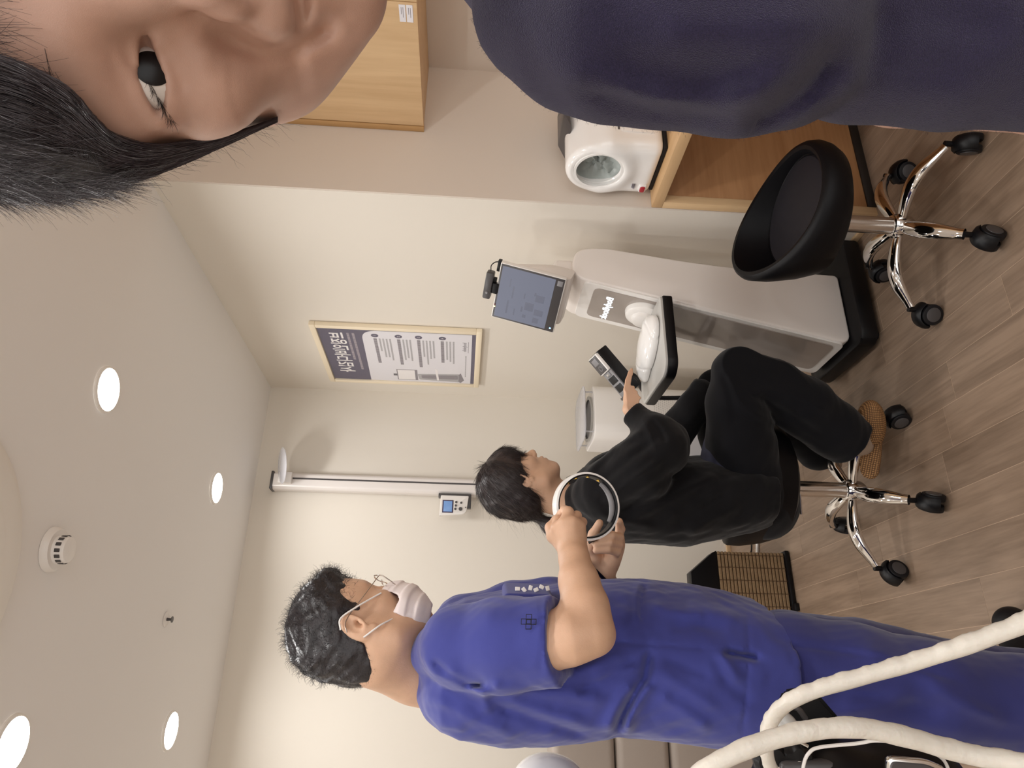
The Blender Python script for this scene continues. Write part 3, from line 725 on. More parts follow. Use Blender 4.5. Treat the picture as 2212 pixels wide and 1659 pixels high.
# ================================================================== framed poster
def poster():
    X0 = XB
    TR, BR_, BL, TL = (2.745, 2.036), (2.770, 1.287), (3.352, 1.283), (3.346, 2.036)
    y0, y1, z0, z1 = 2.755, 3.350, 1.285, 2.036
    e = empty('framed_poster', (X0, (y0+y1)/2, (z0+z1)/2), 'cream framed notice with a navy heading and printed paragraphs on the right wall', 'poster')
    fw = .026
    for (a, b, c, d, n_) in ((y0, y1, z1-fw, z1, 'h'), (y0, y1, z0, z0+fw, 'h'), (y0, y0+fw, z0+fw, z1-fw, 'v'), (y1-fw, y1, z0+fw, z1-fw, 'v')):
        box('frame_rail', (X0-.022, a, c), (X0-.0005, b, d), M['cream'], e, .003)
    iy0, iy1, iz0, iz1 = y0+fw, y1-fw, z0+fw, z1-fw; W = iy1-iy0; Hh = iz1-iz0
    box('backing_sheet', (X0-.012, iy0, iz0), (X0-.009, iy1, iz1), M['navy'], e, 0)
    T = axes(Vector((X0-.0125, iy0, iz1)), (0, 1, 0), (0, 0, 1), (1, 0, 0))     # seen from behind its own front: the photograph is mirrored
    def S(s, t): return (s*W, -t*Hh)
    sheet = roundpoly([S(.035, .975), S(1.0, .975), S(1.0, .262), S(.035, .275)], [.0, 0, 0, .075], 10)
    prism('white_sheet', sheet, 'z', 0, .0006, M['paper'], e, 0, 1, T)
    def bar(name, s0, s1, t0, t1, m, z=-.0004): 
        a, b = S(s0, t1), S(s1, t0); return box(name, (a[0], a[1], z), (b[0], b[1], z+.0008), m, e, 0, 1, T)
    text('heading', '브징인바디검사', .078, M['ink_white'], e, T @ Matrix.Translation((*S(.085, .155), -.0006)) @ Matrix.Diagonal((.82, 1, 1, 1)), .0003, bold=.0018)
    def dashes(name, s0, s1, t, h, m, seed, gap=.006):
        bm = bmesh.new(); r = random.Random(seed); s = s0
        while s < s1:
            wd = r.uniform(.012, .05); a, b = S(s, t+h), S(min(s+wd, s1), t); box_bm(bm, (a[0], a[1], -.0005), (b[0], b[1], .0003)); s += wd+gap
        bmesh.ops.transform(bm, matrix=T, verts=bm.verts); o = bm_obj(name, bm, m, e, False); o['kind'] = 'stuff'; return o
    dashes('subheading_line', .09, .58, .178, .016, M['ink_pale'], 1, .004); dashes('subheading_line', .09, .78, .212, .016, M['ink_pale'], 2, .004)
    rows = ((.355, .50, (.24, .36, .36, .42)), (.505, .52, (.40, .36, .42)), (.633, .56, (.32, .48, .36, .34)), (.785, .44, (.36, .40, .44)))
    for k, (t, hw, ls) in enumerate(rows):
        c = S(.115, t); lathe('numeral_disc', [(.0001, .0006), (.0165, .0006), (.0165, -.0002), (.0001, -.0004)], M['navy'], e, axis=T @ Matrix.Translation((c[0], c[1], 0)), n=28)
        text('numeral', str(k+1), .017, M['ink_white'], e, T @ Matrix.Translation((c[0]-.004, c[1]-.006, -.0008)), .0002)
        dashes('paragraph_title', .165, .165+hw*.92, t-.012, .021, M['ink_grey'], 10+k, .004)
        for q, l_ in enumerate(ls): dashes('paragraph_line', .165, .165+l_*.95, t+.022+q*.022, .011, M['ink_light'], 30+k*5+q, .003)
    dashes('footer_line', .42, .85, .935, .007, M['ink_light'], 77)
    bar('footer_rule', .16, .36, .952, .955, M['ink_grey']); text('footer_wordmark', 'bodyinfo', .026, M['ink_grey'], e, T @ Matrix.Translation((*S(.17, .94), -.0006)), .0002)
    # small picture of the machine
    bar('picture_screen', .745, .965, .455, .60, M['ink_grey']); bar('picture_screen', .755, .955, .462, .582, M['ink_white'], -.0006)
    bar('picture_camera', .84, .88, .43, .456, M['ink_dark'])
    pc = roundpoly([S(.83, .60), S(.95, .61), S(.975, .90), S(.80, .90)], .01); prism('picture_column', pc, 'z', -.0002, .0006, M['ink_light'], e, 0, 1, T)
    pc = roundpoly([S(.85, .625), S(.92, .63), S(.92, .885), S(.83, .885)], .01); prism('picture_panel', pc, 'z', -.0004, .0006, M['ink_grey'], e, 0, 1, T)
    pc = [S(.70, .725), S(.95, .735), S(.95, .75), S(.72, .742)]; prism('picture_tray', pc, 'z', -.0006, .0006, M['ink_white'], e, 0, 1, T)
    pc = [S(.78, .905), S(.93, .93), S(.99, .905), S(.97, .89), S(.82, .89)]; prism('picture_base', pc, 'z', -.0003, .0006, M['ink_grey'], e, 0, 1, T)
    o = box('glazing', (X0-.0155, iy0, iz0), (X0-.0145, iy1, iz1), M['glass'], e, 0)
poster()

# ================================================================== rattan basket with black hood by the back wall
def basket():
    X0, X1, Yf, Yb = .14, .585, 2.86, 3.14
    e = empty('rattan_bin', ((X0+X1)/2, (Yf+Yb)/2, 0), 'woven rattan fronted bin with black sloped top and base behind the man in scrubs', 'bin')
    prism('liner_body', [(X0+.01, .02), (X1-.01, .02), (X1-.01, .30), (X0+.01, .30)], 'y', Yf+.012, Yb, M['black'], e, .004)
    n = 19; h = (.300-.022)/n
    for j in range(n):
        z = .022+j*h
        box('slat', (X0, Yf, z+.0012), (X1, Yf+.012, z+h-.0012), M['rattan'], e, .0025, 1)
    for q in range(9): box('binding_cord', (X0+.03+q*.05, Yf-.0012, .022), (X0+.0325+q*.05, Yf+.004, .300), M['rattan_dark'], e, 0)
    prism('hood', [(X0, .300), (X1+.003, .300), (X1-.005, .318), (X1-.085, .415), (X0+.0, .425)], 'y', Yf+.002, Yf+.06, M['black'], e, .003)
    box('base_rail', (X0-.01, Yf-.012, .004), (X1+.008, Yf+.03, .022), M['black'], e, .004)
    box('base_foot', (X0+.215, Yf-.03, 0), (X0+.245, Yf+.03, .02), M['black'], e, .004)
    box('base_foot', (X1-.04, Yf+.02, 0), (X1-.01, Yb, .02), M['black'], e, .004)
    box('base_foot', (X0+.01, Yf+.02, 0), (X0+.04, Yb, .02), M['black'], e, .004)
basket()
tag(tube('power_cable', [(.50, 3.16, .008), (.56, 3.14, .008), (.62, 3.16, .008), (.70, 3.14, .008), (.78, 3.16, .008)], .007, M['white'], None, 10), 'thick white power cable lying on the floor by the back wall', 'cable')
tag(tube('thin_cable', [(.50, 3.21, .004), (.56, 3.23, .004), (.60, 3.30, .004), (.58, 3.40, .004), (.64, 3.41, .004), (.67, 3.33, .004), (.66, 3.24, .004), (.72, 3.22, .004), (.78, 3.26, .004)], .0028, M['black'], None, 8), 'thin black cable looping over the floor beside the white one', 'cable')

# ================================================================== upholstered seat behind the man
def sofa():
    X1 = -.085; X0 = -.95; Yf = 2.84; Yb = 3.12
    e = empty('padded_bench', ((X0+X1)/2, Yf+.1, 0), 'taupe upholstered high-backed bench with horizontal channels behind the man', 'bench')
    zs = [.03, .165, .36, .553, .752, .985]
    box('back_frame', (X0, Yf+.05, .0), (X1, Yb, .97), M['pad'], e, .02, 3)
    for a, b in zip(zs, zs[1:]): box('channel_pad', (X0, Yf, a+.002), (X1, Yf+.09, b-.002), M['pad'], e, .028, 5)
sofa()

# ================================================================== people: helpers
M['skin_m'] = mat('skin_tan', rgb(204, 164, 136), .5, bump=.12, bscale=450, sss=.12, sssr=(.012, .005, .003), var=.06, vscale=30)
M['skin_f'] = mat('skin_fair', rgb(208, 168, 140), .5, bump=.08, bscale=450, sss=.12, sssr=(.012, .005, .003), var=.05, vscale=30)
M['skin_hand'] = mat('skin_hand', rgb(214, 166, 138), .5, bump=.12, bscale=450, sss=.12, sssr=(.012, .005, .003), var=.06, vscale=40)
M['hair'] = mat('dark_hair', rgb(34, 29, 32), .38, bump=.4, bscale=220, var=.25, vscale=60)
M['hair_f'] = mat('dark_brown_hair', rgb(44, 34, 34), .38, bump=.3, bscale=220, var=.2, vscale=60)
M['scrubs'] = mat('royal_blue_scrubs', rgb(60, 65, 136), .75, spec=.2, bump=.12, bscale=900, sheen=.25, var=.05, vscale=6)
M['scrubs_dark'] = mat('scrubs_trousers', rgb(50, 53, 114), .75, spec=.2, bump=.12, bscale=900, sheen=.25, var=.05, vscale=6)
M['blackcloth'] = mat('black_cotton', rgb(19, 18, 20), .85, spec=.12, bump=.15, bscale=700, sheen=.12, var=.1, vscale=10)
M['trouser'] = mat('black_trouser', rgb(14, 14, 18), .85, spec=.12, bump=.12, bscale=700, sheen=.1, var=.1, vscale=10)
M['navycloth'] = mat('dark_navy_cotton', rgb(30, 31, 52), .8)
M['sock'] = mat('beige_sock', rgb(160, 140, 122), .85, bump=.3, bscale=500)
M['mask'] = mat('mask_fabric', rgb(222, 210, 208), .75, bump=.1, bscale=800, sss=.05)
M['eye'] = mat('eye_white', rgb(214, 205, 198), .15)
M['iris'] = mat('iris_dark', rgb(16, 13, 14), .35, spec=.3)
M['lip'] = mat('lip', rgb(170, 110, 98), .45)
M['brow'] = mat('brow_hair', rgb(40, 32, 32), .6)

_rng = np.random.RandomState(11)
_ND = [(_rng.randn(3), _rng.uniform(0, 6.28), _rng.randn(3)) for _ in range(24)]
def noise3(X, f, seed=0, n=5):
    o = 0
    for i in range(n):
        d, p, e = _ND[(seed*5+i) % 24]; d = d/np.linalg.norm(d); e = e/np.linalg.norm(e)
        o = o+np.sin((X@d)*f*(1+.37*i)+p+1.3*np.sin((X@e)*f*.7+p*2))
    return o/n
def fold(Fd, path, wd, amp, near=None, d=1.3):
    """soft cloth ridge (amp>0) or groove (amp<0) along a path of (x, y) picture points; near: only where depth < near"""
    P = [np.array(at(x, y, d)) for x, y in path]; P = [p-_f*((p-CAM)@_f-d) for p in P]
    lo = np.min(P, 0)-.25; hi = np.max(P, 0)+.25; rg = Fd.region(lo, hi)
    if rg is None: return
    sl, X0_ = rg; msk = np.abs(Fd.d[sl]) < max(.03, abs(amp)*1.8)
    if near is not None: msk &= ((X0_-CAM.astype(np.float32))@_f.astype(np.float32)) < near+.03
    X = X0_[msk]; dep = (X-CAM.astype(np.float32))@_f
    Q = CAM+(X-CAM)*(d/np.maximum(dep, .1))[..., None]          # slide along the sight line: folds run over the surface
    best = np.full(dep.shape, 9.)
    k = len(P)-1
    tt = np.zeros(dep.shape)
    for i in range(k):
        a, b = P[i], P[i+1]; ab = b-a; t = np.clip((Q-a)@ab/(ab@ab), 0, 1); q = Q-a-t[..., None]*ab; r2 = (q*q).sum(-1)
        m = r2 < best; best = np.where(m, r2, best); tt = np.where(m, (i+t)/k, tt)
    g = np.exp(-best/(wd*wd))*np.clip(np.sin(np.pi*np.clip(tt, .02, .98))*2.2, 0, 1)
    if near is not None: g = g*np.clip((near-dep)/.04+.5, 0, 1)
    D_ = Fd.d[sl]; D_[msk] -= (amp*g).astype(np.float32)
def loftz(Fd, rows, e1, k=0, op='u', power=2.0):
    """rows: (centre, a, b) ordered by z; elliptical sections, a along e1, b across"""
    rows = sorted(rows, key=lambda r: r[0][2]); zs = np.array([r[0][2] for r in rows])
    C_ = np.array([list(r[0]) for r in rows]); A = np.array([r[1] for r in rows]); B = np.array([r[2] for r in rows])
    e1 = unit((e1[0], e1[1], 0)); e2 = np.array([-e1[1], e1[0], 0])
    R = max(A.max(), B.max())+.05; lo = C_.min(0)-R; hi = C_.max(0)+R; lo[2] = zs[0]-.05; hi[2] = zs[-1]+.05
    rg = Fd.region(lo, hi); sl, X = rg; z = X[..., 2]; zc = np.clip(z, zs[0], zs[-1])
    cx = np.interp(zc, zs, C_[:, 0]); cy = np.interp(zc, zs, C_[:, 1]); a = np.interp(zc, zs, A); b = np.interp(zc, zs, B)
    dx = X[..., 0]-cx; dy = X[..., 1]-cy; p = (dx*e1[0]+dy*e1[1])/a; q = (dx*e2[0]+dy*e2[1])/b
    rr = (np.abs(p)**power+np.abs(q)**power)**(1/power); d = (rr-1)*np.minimum(a, b)
    ez = np.maximum(zs[0]-z, z-zs[-1]); d = np.maximum(d, ez) if op == 'u' else np.maximum(d, ez)
    Fd.comb(sl, d.astype(np.float32), k, op)
def rows_px(tab, d, bs):
    out = []
    for (x, y0, y1), b in zip(tab, bs):
        p, q = at(x, y0, d), at(x, y1, d); out.append(((p+q)/2, (p-q).length/2, b))
    return out
def poly_sd(px_, py_, poly):
    """signed distance to polygon in a plane (negative inside)"""
    poly = np.array(poly, float); n = len(poly); d = np.full(px_.shape, 1e9); ins = np.zeros(px_.shape, bool)
    for i in range(n):
        a = poly[i]; b = poly[(i+1) % n]; e = b-a; wx = px_-a[0]; wy = py_-a[1]; t = np.clip((wx*e[0]+wy*e[1])/(e@e), 0, 1)
        d = np.minimum(d, (wx-e[0]*t)**2+(wy-e[1]*t)**2)
        c = (a[1] > py_) != (b[1] > py_); ins ^= c & (px_ < e[0]*(py_-a[1])/(e[1]+1e-12)+a[0])
    d = np.sqrt(d); return np.where(ins, -d, d)

class Head:
    """head frame: x forward, y to its left, z up, origin in the middle of the skull"""
    def __init__(s, R, T, sc): s.R = np.array(R); s.T = np.array(T); s.s = sc
    def P(s, *l): return s.R@(np.array(l)*s.s)+s.T
    def local(s, X): return ((X-s.T)@s.R)/s.s
    def pl(s, x, y, yl):
        """picture point -> (x, z) of the head frame on its plane y = yl"""
        k = ray(x, y); n = s.R[:, 1]; o = s.T+n*yl*s.s; t = ((o-CAM)@n)/(k@n); l = s.local(CAM+k*t); return (l[0], l[2])
    def ell(s, F, c, r, k=.01, op='u', rot=None):
        A = s.R.T if rot is None else np.array(rot)@s.R.T
        F.ell(s.P(*c), np.array(r)*s.s, A, k*s.s, op)
    def cone(s, F, a, b, ra, rb, k=.01, op='u'): F.cone(s.P(*a), s.P(*b), ra*s.s, rb*s.s, k*s.s, op)
    def build(s, F, lips=True, ears=True, eyes=(1, -1), cr=.074, jw=.050, cx=-.012, cl=.094):
        E, Cn = s.ell, s.cone
        E(F, (cx, 0, .025), (cl, cr, .088), 0); E(F, (.03, 0, .02), (.055, .062, .06), .03); E(F, (.025, 0, -.055), (.058, .057, .070), .03)
        for g in (1, -1):
            E(F, (.050, .038*g, -.034), (.026, .021, .020), .02)
            Cn(F, (-.012, (jw+.005)*g, -.050), (.0, jw*g, -.082), .018, .016, .03); Cn(F, (.0, jw*g, -.082), (.050, .020*g, -.113), .016, .014, .03)
            Cn(F, (.078, .010*g, .012), (.064, .044*g, .012), .009, .008, .02)
        E(F, (.062, 0, -.112), (.020, .022, .017), .02); E(F, (.066, 0, -.075), (.023, .029, .024), .02)
        for g in (1, -1): E(F, (.094, .030*g, -.007), (.015, .019, .011), .018, 's')
        Cn(F, (.078, 0, .005), (.098, 0, -.036), .0075, .0105, .014); E(F, (.103, 0, -.041), (.0115, .012, .0105), .01)
        for g in (1, -1): E(F, (.093, .0125*g, -.046), (.011, .0075, .009), .006)
        for g in (1, -1): E(F, (.099, .0065*g, -.0545), (.0055, .0035, .004), .003, 's')
        for g in eyes:
            E(F, (.064, .031*g, -.007), (.0150, .0165, .0145), .006)
            E(F, (.079, .0315*g, -.0085), (.008, .0145, .0042), .0025, 's')
            Cn(F, (.0785, .018*g, .0005), (.0735, .046*g, -.001), .0018, .0014, .004)
        if lips:
            Cn(F, (.079, -.023, -.0775), (.0895, -.006, -.0715), .003, .0052, .005); Cn(F, (.0895, -.006, -.0715), (.0895, .006, -.0715), .0052, .0052, .005); Cn(F, (.0895, .006, -.0715), (.079, .023, -.0775), .0052, .003, .005)
            Cn(F, (.078, -.020, -.0805), (.0865, 0, -.0845), .003, .006, .005); Cn(F, (.0865, 0, -.0845), (.078, .020, -.0805), .006, .003, .005)
            for a, b in (((.083, -.025, -.0785), (.0955, 0, -.0775)), ((.0955, 0, -.0775), (.083, .025, -.0785))): Cn(F, a, b, .0012, .0014, .0035, 's')
        if ears:
            for g in (1, -1): s.ear(F, g)
    def ear(s, F, g):
        t = math.radians(-14); rot = [(math.cos(t), .25*g, math.sin(t)), (-.25*g*math.cos(t), 1, 0), (-math.sin(t), 0, math.cos(t))]
        rot = [unit(v) for v in rot]
        s.ell(F, (-.016, .0745*g, -.014), (.0185, .0065, .031), .005, 'u', rot)
        s.ell(F, (-.0135, .0815*g, -.012), (.0115, .0055, .019), .003, 's', rot)
        s.ell(F, (-.008, .077*g, -.018), (.006, .006, .009), .003, 's', rot)
        s.ell(F, (-.0035, .0765*g, -.020), (.004, .003, .006), .003, 'u', rot)
        s.cone(F, (-.024, .078*g, .000), (-.014, .0775*g, .004), .002, .0018, .003)
        s.ell(F, (-.006, .0745*g, -.043), (.008, .004, .008), .005, 'u')
    def eyeballs(s, parent, gs=(1, -1), look=(1, 0, -.15), r0=.0122, cx=.0655):
        for g in gs:
            c = s.P(cx, .0312*g, -.0085)
            for nm, r, m, lo in (('eyeball', r0, M['eye'], -1.2), ('iris', r0+.0003, M['iris'], .85)):
                bm = bmesh.new(); bmesh.ops.create_uvsphere(bm, u_segments=72, v_segments=64, radius=r*s.s)
                if lo > 0:
                    bmesh.ops.delete(bm, geom=[v for v in bm.verts if v.co.z < lo*r*s.s], context='VERTS')
                d = s.R@unit((look[0], look[1]*(-g), look[2])); A = frame_to(c, c+d); bmesh.ops.transform(bm, matrix=A, verts=bm.verts); bm_obj(nm, bm, m, parent)

def strands(name, roots, dirs, length, rad, m, parent, K=7, curl=.2, grav=(0, 0, -1), gw=.3, seed=0, taper=.35, flow=None, sag=0, swirl=0):
    """thin tapering tubes, all in one mesh"""
    rg = np.random.RandomState(seed); n = len(roots); P = np.array(roots, float); D = np.array(dirs, float)
    D /= np.linalg.norm(D, axis=1)[:, None]+1e-9; L = np.broadcast_to(np.array(length, float), (n,))*rg.uniform(.7, 1.15, n)
    step = (L/(K-1))[:, None]; pts = [P.copy()]; g = np.array(grav, float); cv = rg.randn(n, 3)*curl; ax = rg.randn(n, 3); ax /= np.linalg.norm(ax, axis=1)[:, None]
    for k in range(1, K):
        D = D+cv/(K-1)+g*gw/(K-1)
        if swirl: D = D+np.cross(ax, D)*swirl/(K-1)
        if flow is not None: D = D+flow(P)/(K-1)
        D /= np.linalg.norm(D, axis=1)[:, None]+1e-9; P = P+D*step; pts.append(P.copy())
    pts = np.stack(pts, 1)                                    # n,K,3
    T = np.gradient(pts, axis=1); T /= np.linalg.norm(T, axis=2)[..., None]+1e-9
    up = rg.randn(n, 1, 3); X = np.cross(T, up); X /= np.linalg.norm(X, axis=2)[..., None]+1e-9; Y = np.cross(T, X)
    R = np.broadcast_to(np.array(rad, float), (n,))[:, None]*(1-(1-taper)*np.linspace(0, 1, K)[None]**1.5)
    V = np.stack([pts+X*R[..., None]*math.cos(a)+Y*R[..., None]*math.sin(a) for a in (0, 2.094, 4.189)], 2).reshape(-1, 3)   # n,K,3sides
    i = np.arange(n)[:, None, None]*K*3; k = np.arange(K-1)[None, :, None]*3; j = np.arange(3)[None, None, :]; j2 = (j+1) % 3
    Fq = np.stack([i+k+j, i+k+j2, i+k+3+j2, i+k+3+j], -1).reshape(-1, 4)
    me = bpy.data.meshes.new(name); me.vertices.add(len(V)); me.vertices.foreach_set('co', V.astype(np.float32).ravel())
    me.loops.add(len(Fq)*4); me.loops.foreach_set('vertex_index', Fq.astype(np.int32).ravel()); me.polygons.add(len(Fq)); me.polygons.foreach_set('loop_start', np.arange(0, len(Fq)*4, 4, dtype=np.int32))
    me.update(calc_edges=True); o = link(name, me, m, None, True)
    if parent is not None: world_child(o, parent)
    o['kind'] = 'stuff'; return o
def surf_samples(o, n, seed=0, keep=None):
    me = o.data; mw = world_matrix(o); V = np.empty(len(me.vertices)*3, np.float32); me.vertices.foreach_get('co', V); V = V.reshape(-1, 3)
    N = np.empty(len(me.vertices)*3, np.float32); me.vertices.foreach_get('normal', N); N = N.reshape(-1, 3)
    A = np.array(mw); V = V@A[:3, :3].T+A[:3, 3]; N = N@A[:3, :3].T; rg = np.random.RandomState(seed)
    if keep is not None: m_ = keep(V, N); V, N = V[m_], N[m_]
    i = rg.randint(0, len(V), n); return V[i]+rg.randn(n, 3)*.0007, N[i]
def tang(v, N): return v-(v*N).sum(-1, keepdims=True)*N
RH = np.array([math.cos(YAW), -math.sin(YAW), 0]); FH = np.array([math.sin(YAW), math.cos(YAW), 0])
def chainpx(F, pts, k=.006, op='u', squash=None):
    """pts: (x, y, depth, radius in m)"""
    F.chain([np.array(at(*p[:3])) for p in pts], [p[3] for p in pts], k, op, squash)

# ================================================================== the man in blue scrubs
def man():
    HD = Head([[.9189, -.2606, .2976], [.2566, .9651, .0535], [-.3012, .0272, .9536]], (.1214, 1.4197, 1.5252), 1.006)
    e = empty('person', (.06, 1.47, 0), 'standing man in royal blue scrubs, white face mask and glasses holding a white hoop', 'person')
    # ---- skin: head, neck, arms and hands in one surface
    F = Field((-.13, 1.08, .98), (.50, 1.70, 1.68), .0024)
    HD.build(F, lips=False, eyes=(-1,), cx=-.003, cl=.085)
    nb = np.array(at(905, 1440, 1.37)); na = HD.P(-.025, 0, -.06)
    F.cone(na, nb, .056, .064, .03); F.cone(nb, np.array(at(960, 1450, 1.38)), .062, .07, .03)
    F.cone(HD.P(-.036, 0, -.03), np.array(at(880, 1452, 1.38)), .036, .036, .03)
    # near arm
    chainpx(F, [(1000, 1400, 1.22, .050), (1150, 1395, 1.18, .049), (1235, 1372, 1.165, .043), (1278, 1366, 1.165, .035)], .02)
    chainpx(F, [(1278, 1364, 1.165, .033), (1264, 1310, 1.19, .036), (1250, 1255, 1.225, .031), (1240, 1205, 1.265, .0235), (1237, 1190, 1.28, .0225)], .02)
    chainpx(F, [(1298, 1378, 1.17, .014), (1285, 1372, 1.17, .024)], .02)
    # near hand: back of the hand to the lens, fingers folded round the hoop
    W = (1237, 1188, 1.285)
    for (kx, ky, kd, r) in ((1203, 1141, 1.305, .0115), (1219, 1131, 1.297, .0125), (1237, 1129, 1.296, .0125), (1252, 1138, 1.302, .0115)):
        chainpx(F, [(*W, .020), (kx*.5+W[0]*.5, ky*.5+W[1]*.5, kd-.004, .0155), (kx, ky, kd, r)], .012)
    chainpx(F, [(1219, 1130, 1.298, .0112), (1228, 1106, 1.312, .0100), (1220, 1102, 1.335, .0088), (1210, 1112, 1.350, .0080)], .003)
    chainpx(F, [(1237, 1130, 1.298, .0110), (1246, 1114, 1.322, .0092), (1232, 1114, 1.346, .0085), (1220, 1124, 1.352, .008)], .003)
    chainpx(F, [(1252, 1138, 1.303, .0105), (1258, 1128, 1.328, .0088), (1242, 1130, 1.350, .008), (1230, 1138, 1.352, .0075)], .003)
    chainpx(F, [(1203, 1141, 1.306, .0110), (1206, 1124, 1.325, .0092), (1204, 1122, 1.345, .0085), (1210, 1136, 1.352, .008)], .003)
    chainpx(F, [(1215, 1178, 1.30, .014), (1196, 1158, 1.315, .0125), (1190, 1140, 1.33, .0105), (1199, 1126, 1.345, .0088)], .006)
    # far arm and hand, palm turned up
    chainpx(F, [(1230, 1330, 1.52, .040), (1300, 1290, 1.52, .036), (1303, 1262, 1.51, .026), (1300, 1243, 1.50, .0225)], .02)
    for (kx, ky, kd) in ((1334, 1162, 1.50), (1336, 1174, 1.497), (1333, 1187, 1.494), (1325, 1200, 1.492)):
        chainpx(F, [(1299, 1238, 1.50, .022), ((kx+1296)/2, (ky+1238)/2+2, 1.50, .0175), (kx, ky, kd, .0125)], .012)
    chainpx(F, [(1290, 1235, 1.495, .018), (1282, 1205, 1.485, .0145), (1273, 1183, 1.475, .0115), (1281, 1154, 1.467, .0095), (1295, 1130, 1.462, .0082)], .006)
    chainpx(F, [(1335, 1161, 1.50, .0108), (1340, 1143, 1.488, .0098), (1337, 1127, 1.476, .0085)], .003)
    chainpx(F, [(1337, 1173, 1.497, .0104), (1338, 1161, 1.478, .0100), (1322, 1157, 1.465, .0095), (1298, 1161, 1.460, .0085)], .0025)
    chainpx(F, [(1334, 1187, 1.494, .0104), (1337, 1177, 1.474, .0098), (1318, 1172, 1.460, .0092), (1288, 1176, 1.456, .0082)], .0025)
    chainpx(F, [(1326, 1200, 1.492, .0098), (1333, 1192, 1.470, .0090), (1314, 1187, 1.457, .0085), (1288, 1189, 1.453, .0074)], .0025)
    F.mesh('body', M['skin_m'], e, 1, .4)
    HD.eyeballs(e, (-1,), (1, 0, -.2))
    # ---- hair
    pl = lambda x, y: HD.pl(x, y, -.07)
    hp = [pl(*q) for q in ((560, 1215), (700, 1175), (775, 1205), (772, 1235), (765, 1252), (772, 1272), (790, 1290), (802, 1306), (792, 1318), (770, 1320), (752, 1322), (742, 1338), (745, 1356), (772, 1372), (790, 1392), (803, 1420), (808, 1448), (806, 1470), (800, 1510), (560, 1520))]
    FH_ = Field(HD.T-.17, HD.T+.17, .0024)
    HD.ell(FH_, (-.004, 0, .030), (.0885, .080, .086), 0); HD.ell(FH_, (-.034, 0, -.028), (.053, .066, .064), .03); HD.ell(FH_, (.055, 0, .085), (.042, .05, .028), .03)
    HD.ell(FH_, (-.052, 0, .045), (.035, .05, .045), .03)
    HD.ell(FH_, (-.005, 0, .095), (.05, .05, .024), .03)
    FH_.disp(lambda X: -.0042*noise3(X, 70, 2)-.0022*noise3(X, 170, 3))
    rg = FH_.region(FH_.lo, FH_.lo+FH_.n*FH_.v); sl, X = rg; l = HD.local(X)
    pd = poly_sd(l[..., 0], l[..., 2], hp)*HD.s
    FH_.comb(sl, (pd+.0015*noise3(X, 300, 1)).astype(np.float32), .006, 'i')
    hm = FH_.mesh('hair', M['hair'], e, 1, .4)
    R_, N_ = surf_samples(hm, 7500, 3, lambda V, N: ((N@_f) < .5))
    lo_ = HD.local(R_); fwd = HD.R[:, 0]; up = HD.R[:, 2]
    flow = np.where((lo_[:, 2] > .03)[:, None], fwd*.9+up*.1, -up*1.0-fwd*.15)
    swl = np.sin(lo_[:, 0]*70+lo_[:, 1]*50)[:, None]*up*.5
    ln = np.where(lo_[:, 2] > .02, .020, .008)
    strands('hair_strands', R_-N_*.0015, tang(flow+swl, N_)+N_*.14, ln, .00026, M['hair'], e, 8, .55, (0, 0, -1), .1, 4, swirl=2.6)
    R2, N2 = surf_samples(hm, 320, 9, lambda V, N: (HD.local(V)[:, 2] > .06))
    strands('loose_hairs', R2, tang(np.broadcast_to(fwd, R2.shape), N2)+N2*.55, .026, .00016, M['hair'], e, 10, .5, (0, 0, -1), .2, 5, swirl=5.0)
    # brow
    n = 150; t = np.random.RandomState(2).uniform(0, 1, n); rt = np.array([HD.P(.085-.014*a, -.012-.034*a, .004+.003*math.sin(a*3)) for a in t])+np.random.RandomState(3).randn(n, 3)*.0013
    strands('eyebrow', rt, np.broadcast_to(HD.R@np.array((-.4, -.8, .35)), rt.shape), .008, .00028, M['brow'], e, 4, .3, seed=3)
    # ---- mask
    mp = [HD.pl(x, y, -.02) for x, y in ((836, 1250), (870, 1252), (905, 1270), (935, 1310), (925, 1366), (912, 1364), (880, 1352), (849, 1339), (855, 1328), (863, 1314), (859, 1301), (843, 1292), (828, 1287), (820, 1277), (826, 1266))]
    Fm = Field(HD.P(.07, 0, -.07)-.10, HD.P(.07, 0, -.07)+.10, .002)
    HD.ell(Fm, (.058, 0, -.072), (.060, .063, .062), 0); HD.ell(Fm, (.095, 0, -.045), (.020, .022, .026), .02); HD.ell(Fm, (.072, 0, -.112), (.026, .032, .02), .02)
    rg = Fm.region(Fm.lo, Fm.lo+Fm.n*Fm.v); sl, X = rg; l = HD.local(X)
    pleat = .0016*np.tanh(3*np.sin(l[..., 2]*190+.6*np.sin(l[..., 0]*60)))*np.clip((.03-np.abs(l[..., 2]+.075))/.02+.6, 0, 1)+.0012*noise3(X, 110, 4)
    Fm.d[sl] += pleat.astype(np.float32); inner = Fm.d[sl].copy()
    Fm.comb(sl, poly_sd(l[..., 0], l[..., 2], mp).astype(np.float32)*HD.s, .002, 'i'); Fm.comb(sl, (-(inner+.0035)).astype(np.float32), 0, 'i')
    Fm.mesh('face_mask', M['mask'], e, 1, .4)
    def hl(pts, r, nm, m): tube(nm, [HD.P(*p) for p in pts], r, m, e, 8)
    hl([(*[HD.pl(823, 1280, -.062)[0]], -.060, HD.pl(823, 1280, -.062)[1]), (.02, -.079, -.004), (-.012, -.083, .014), (-.030, -.080, .006)], .0016, 'ear_loop', M['white'])
    q = HD.pl(848, 1338, -.06); hl([(q[0], -.062, q[1]), ((q[0]-.006)/2-.003, -.076, (q[1]-.047)/2), (-.008, -.080, -.049), (-.028, -.078, -.036)], .0016, 'ear_loop', M['white'])
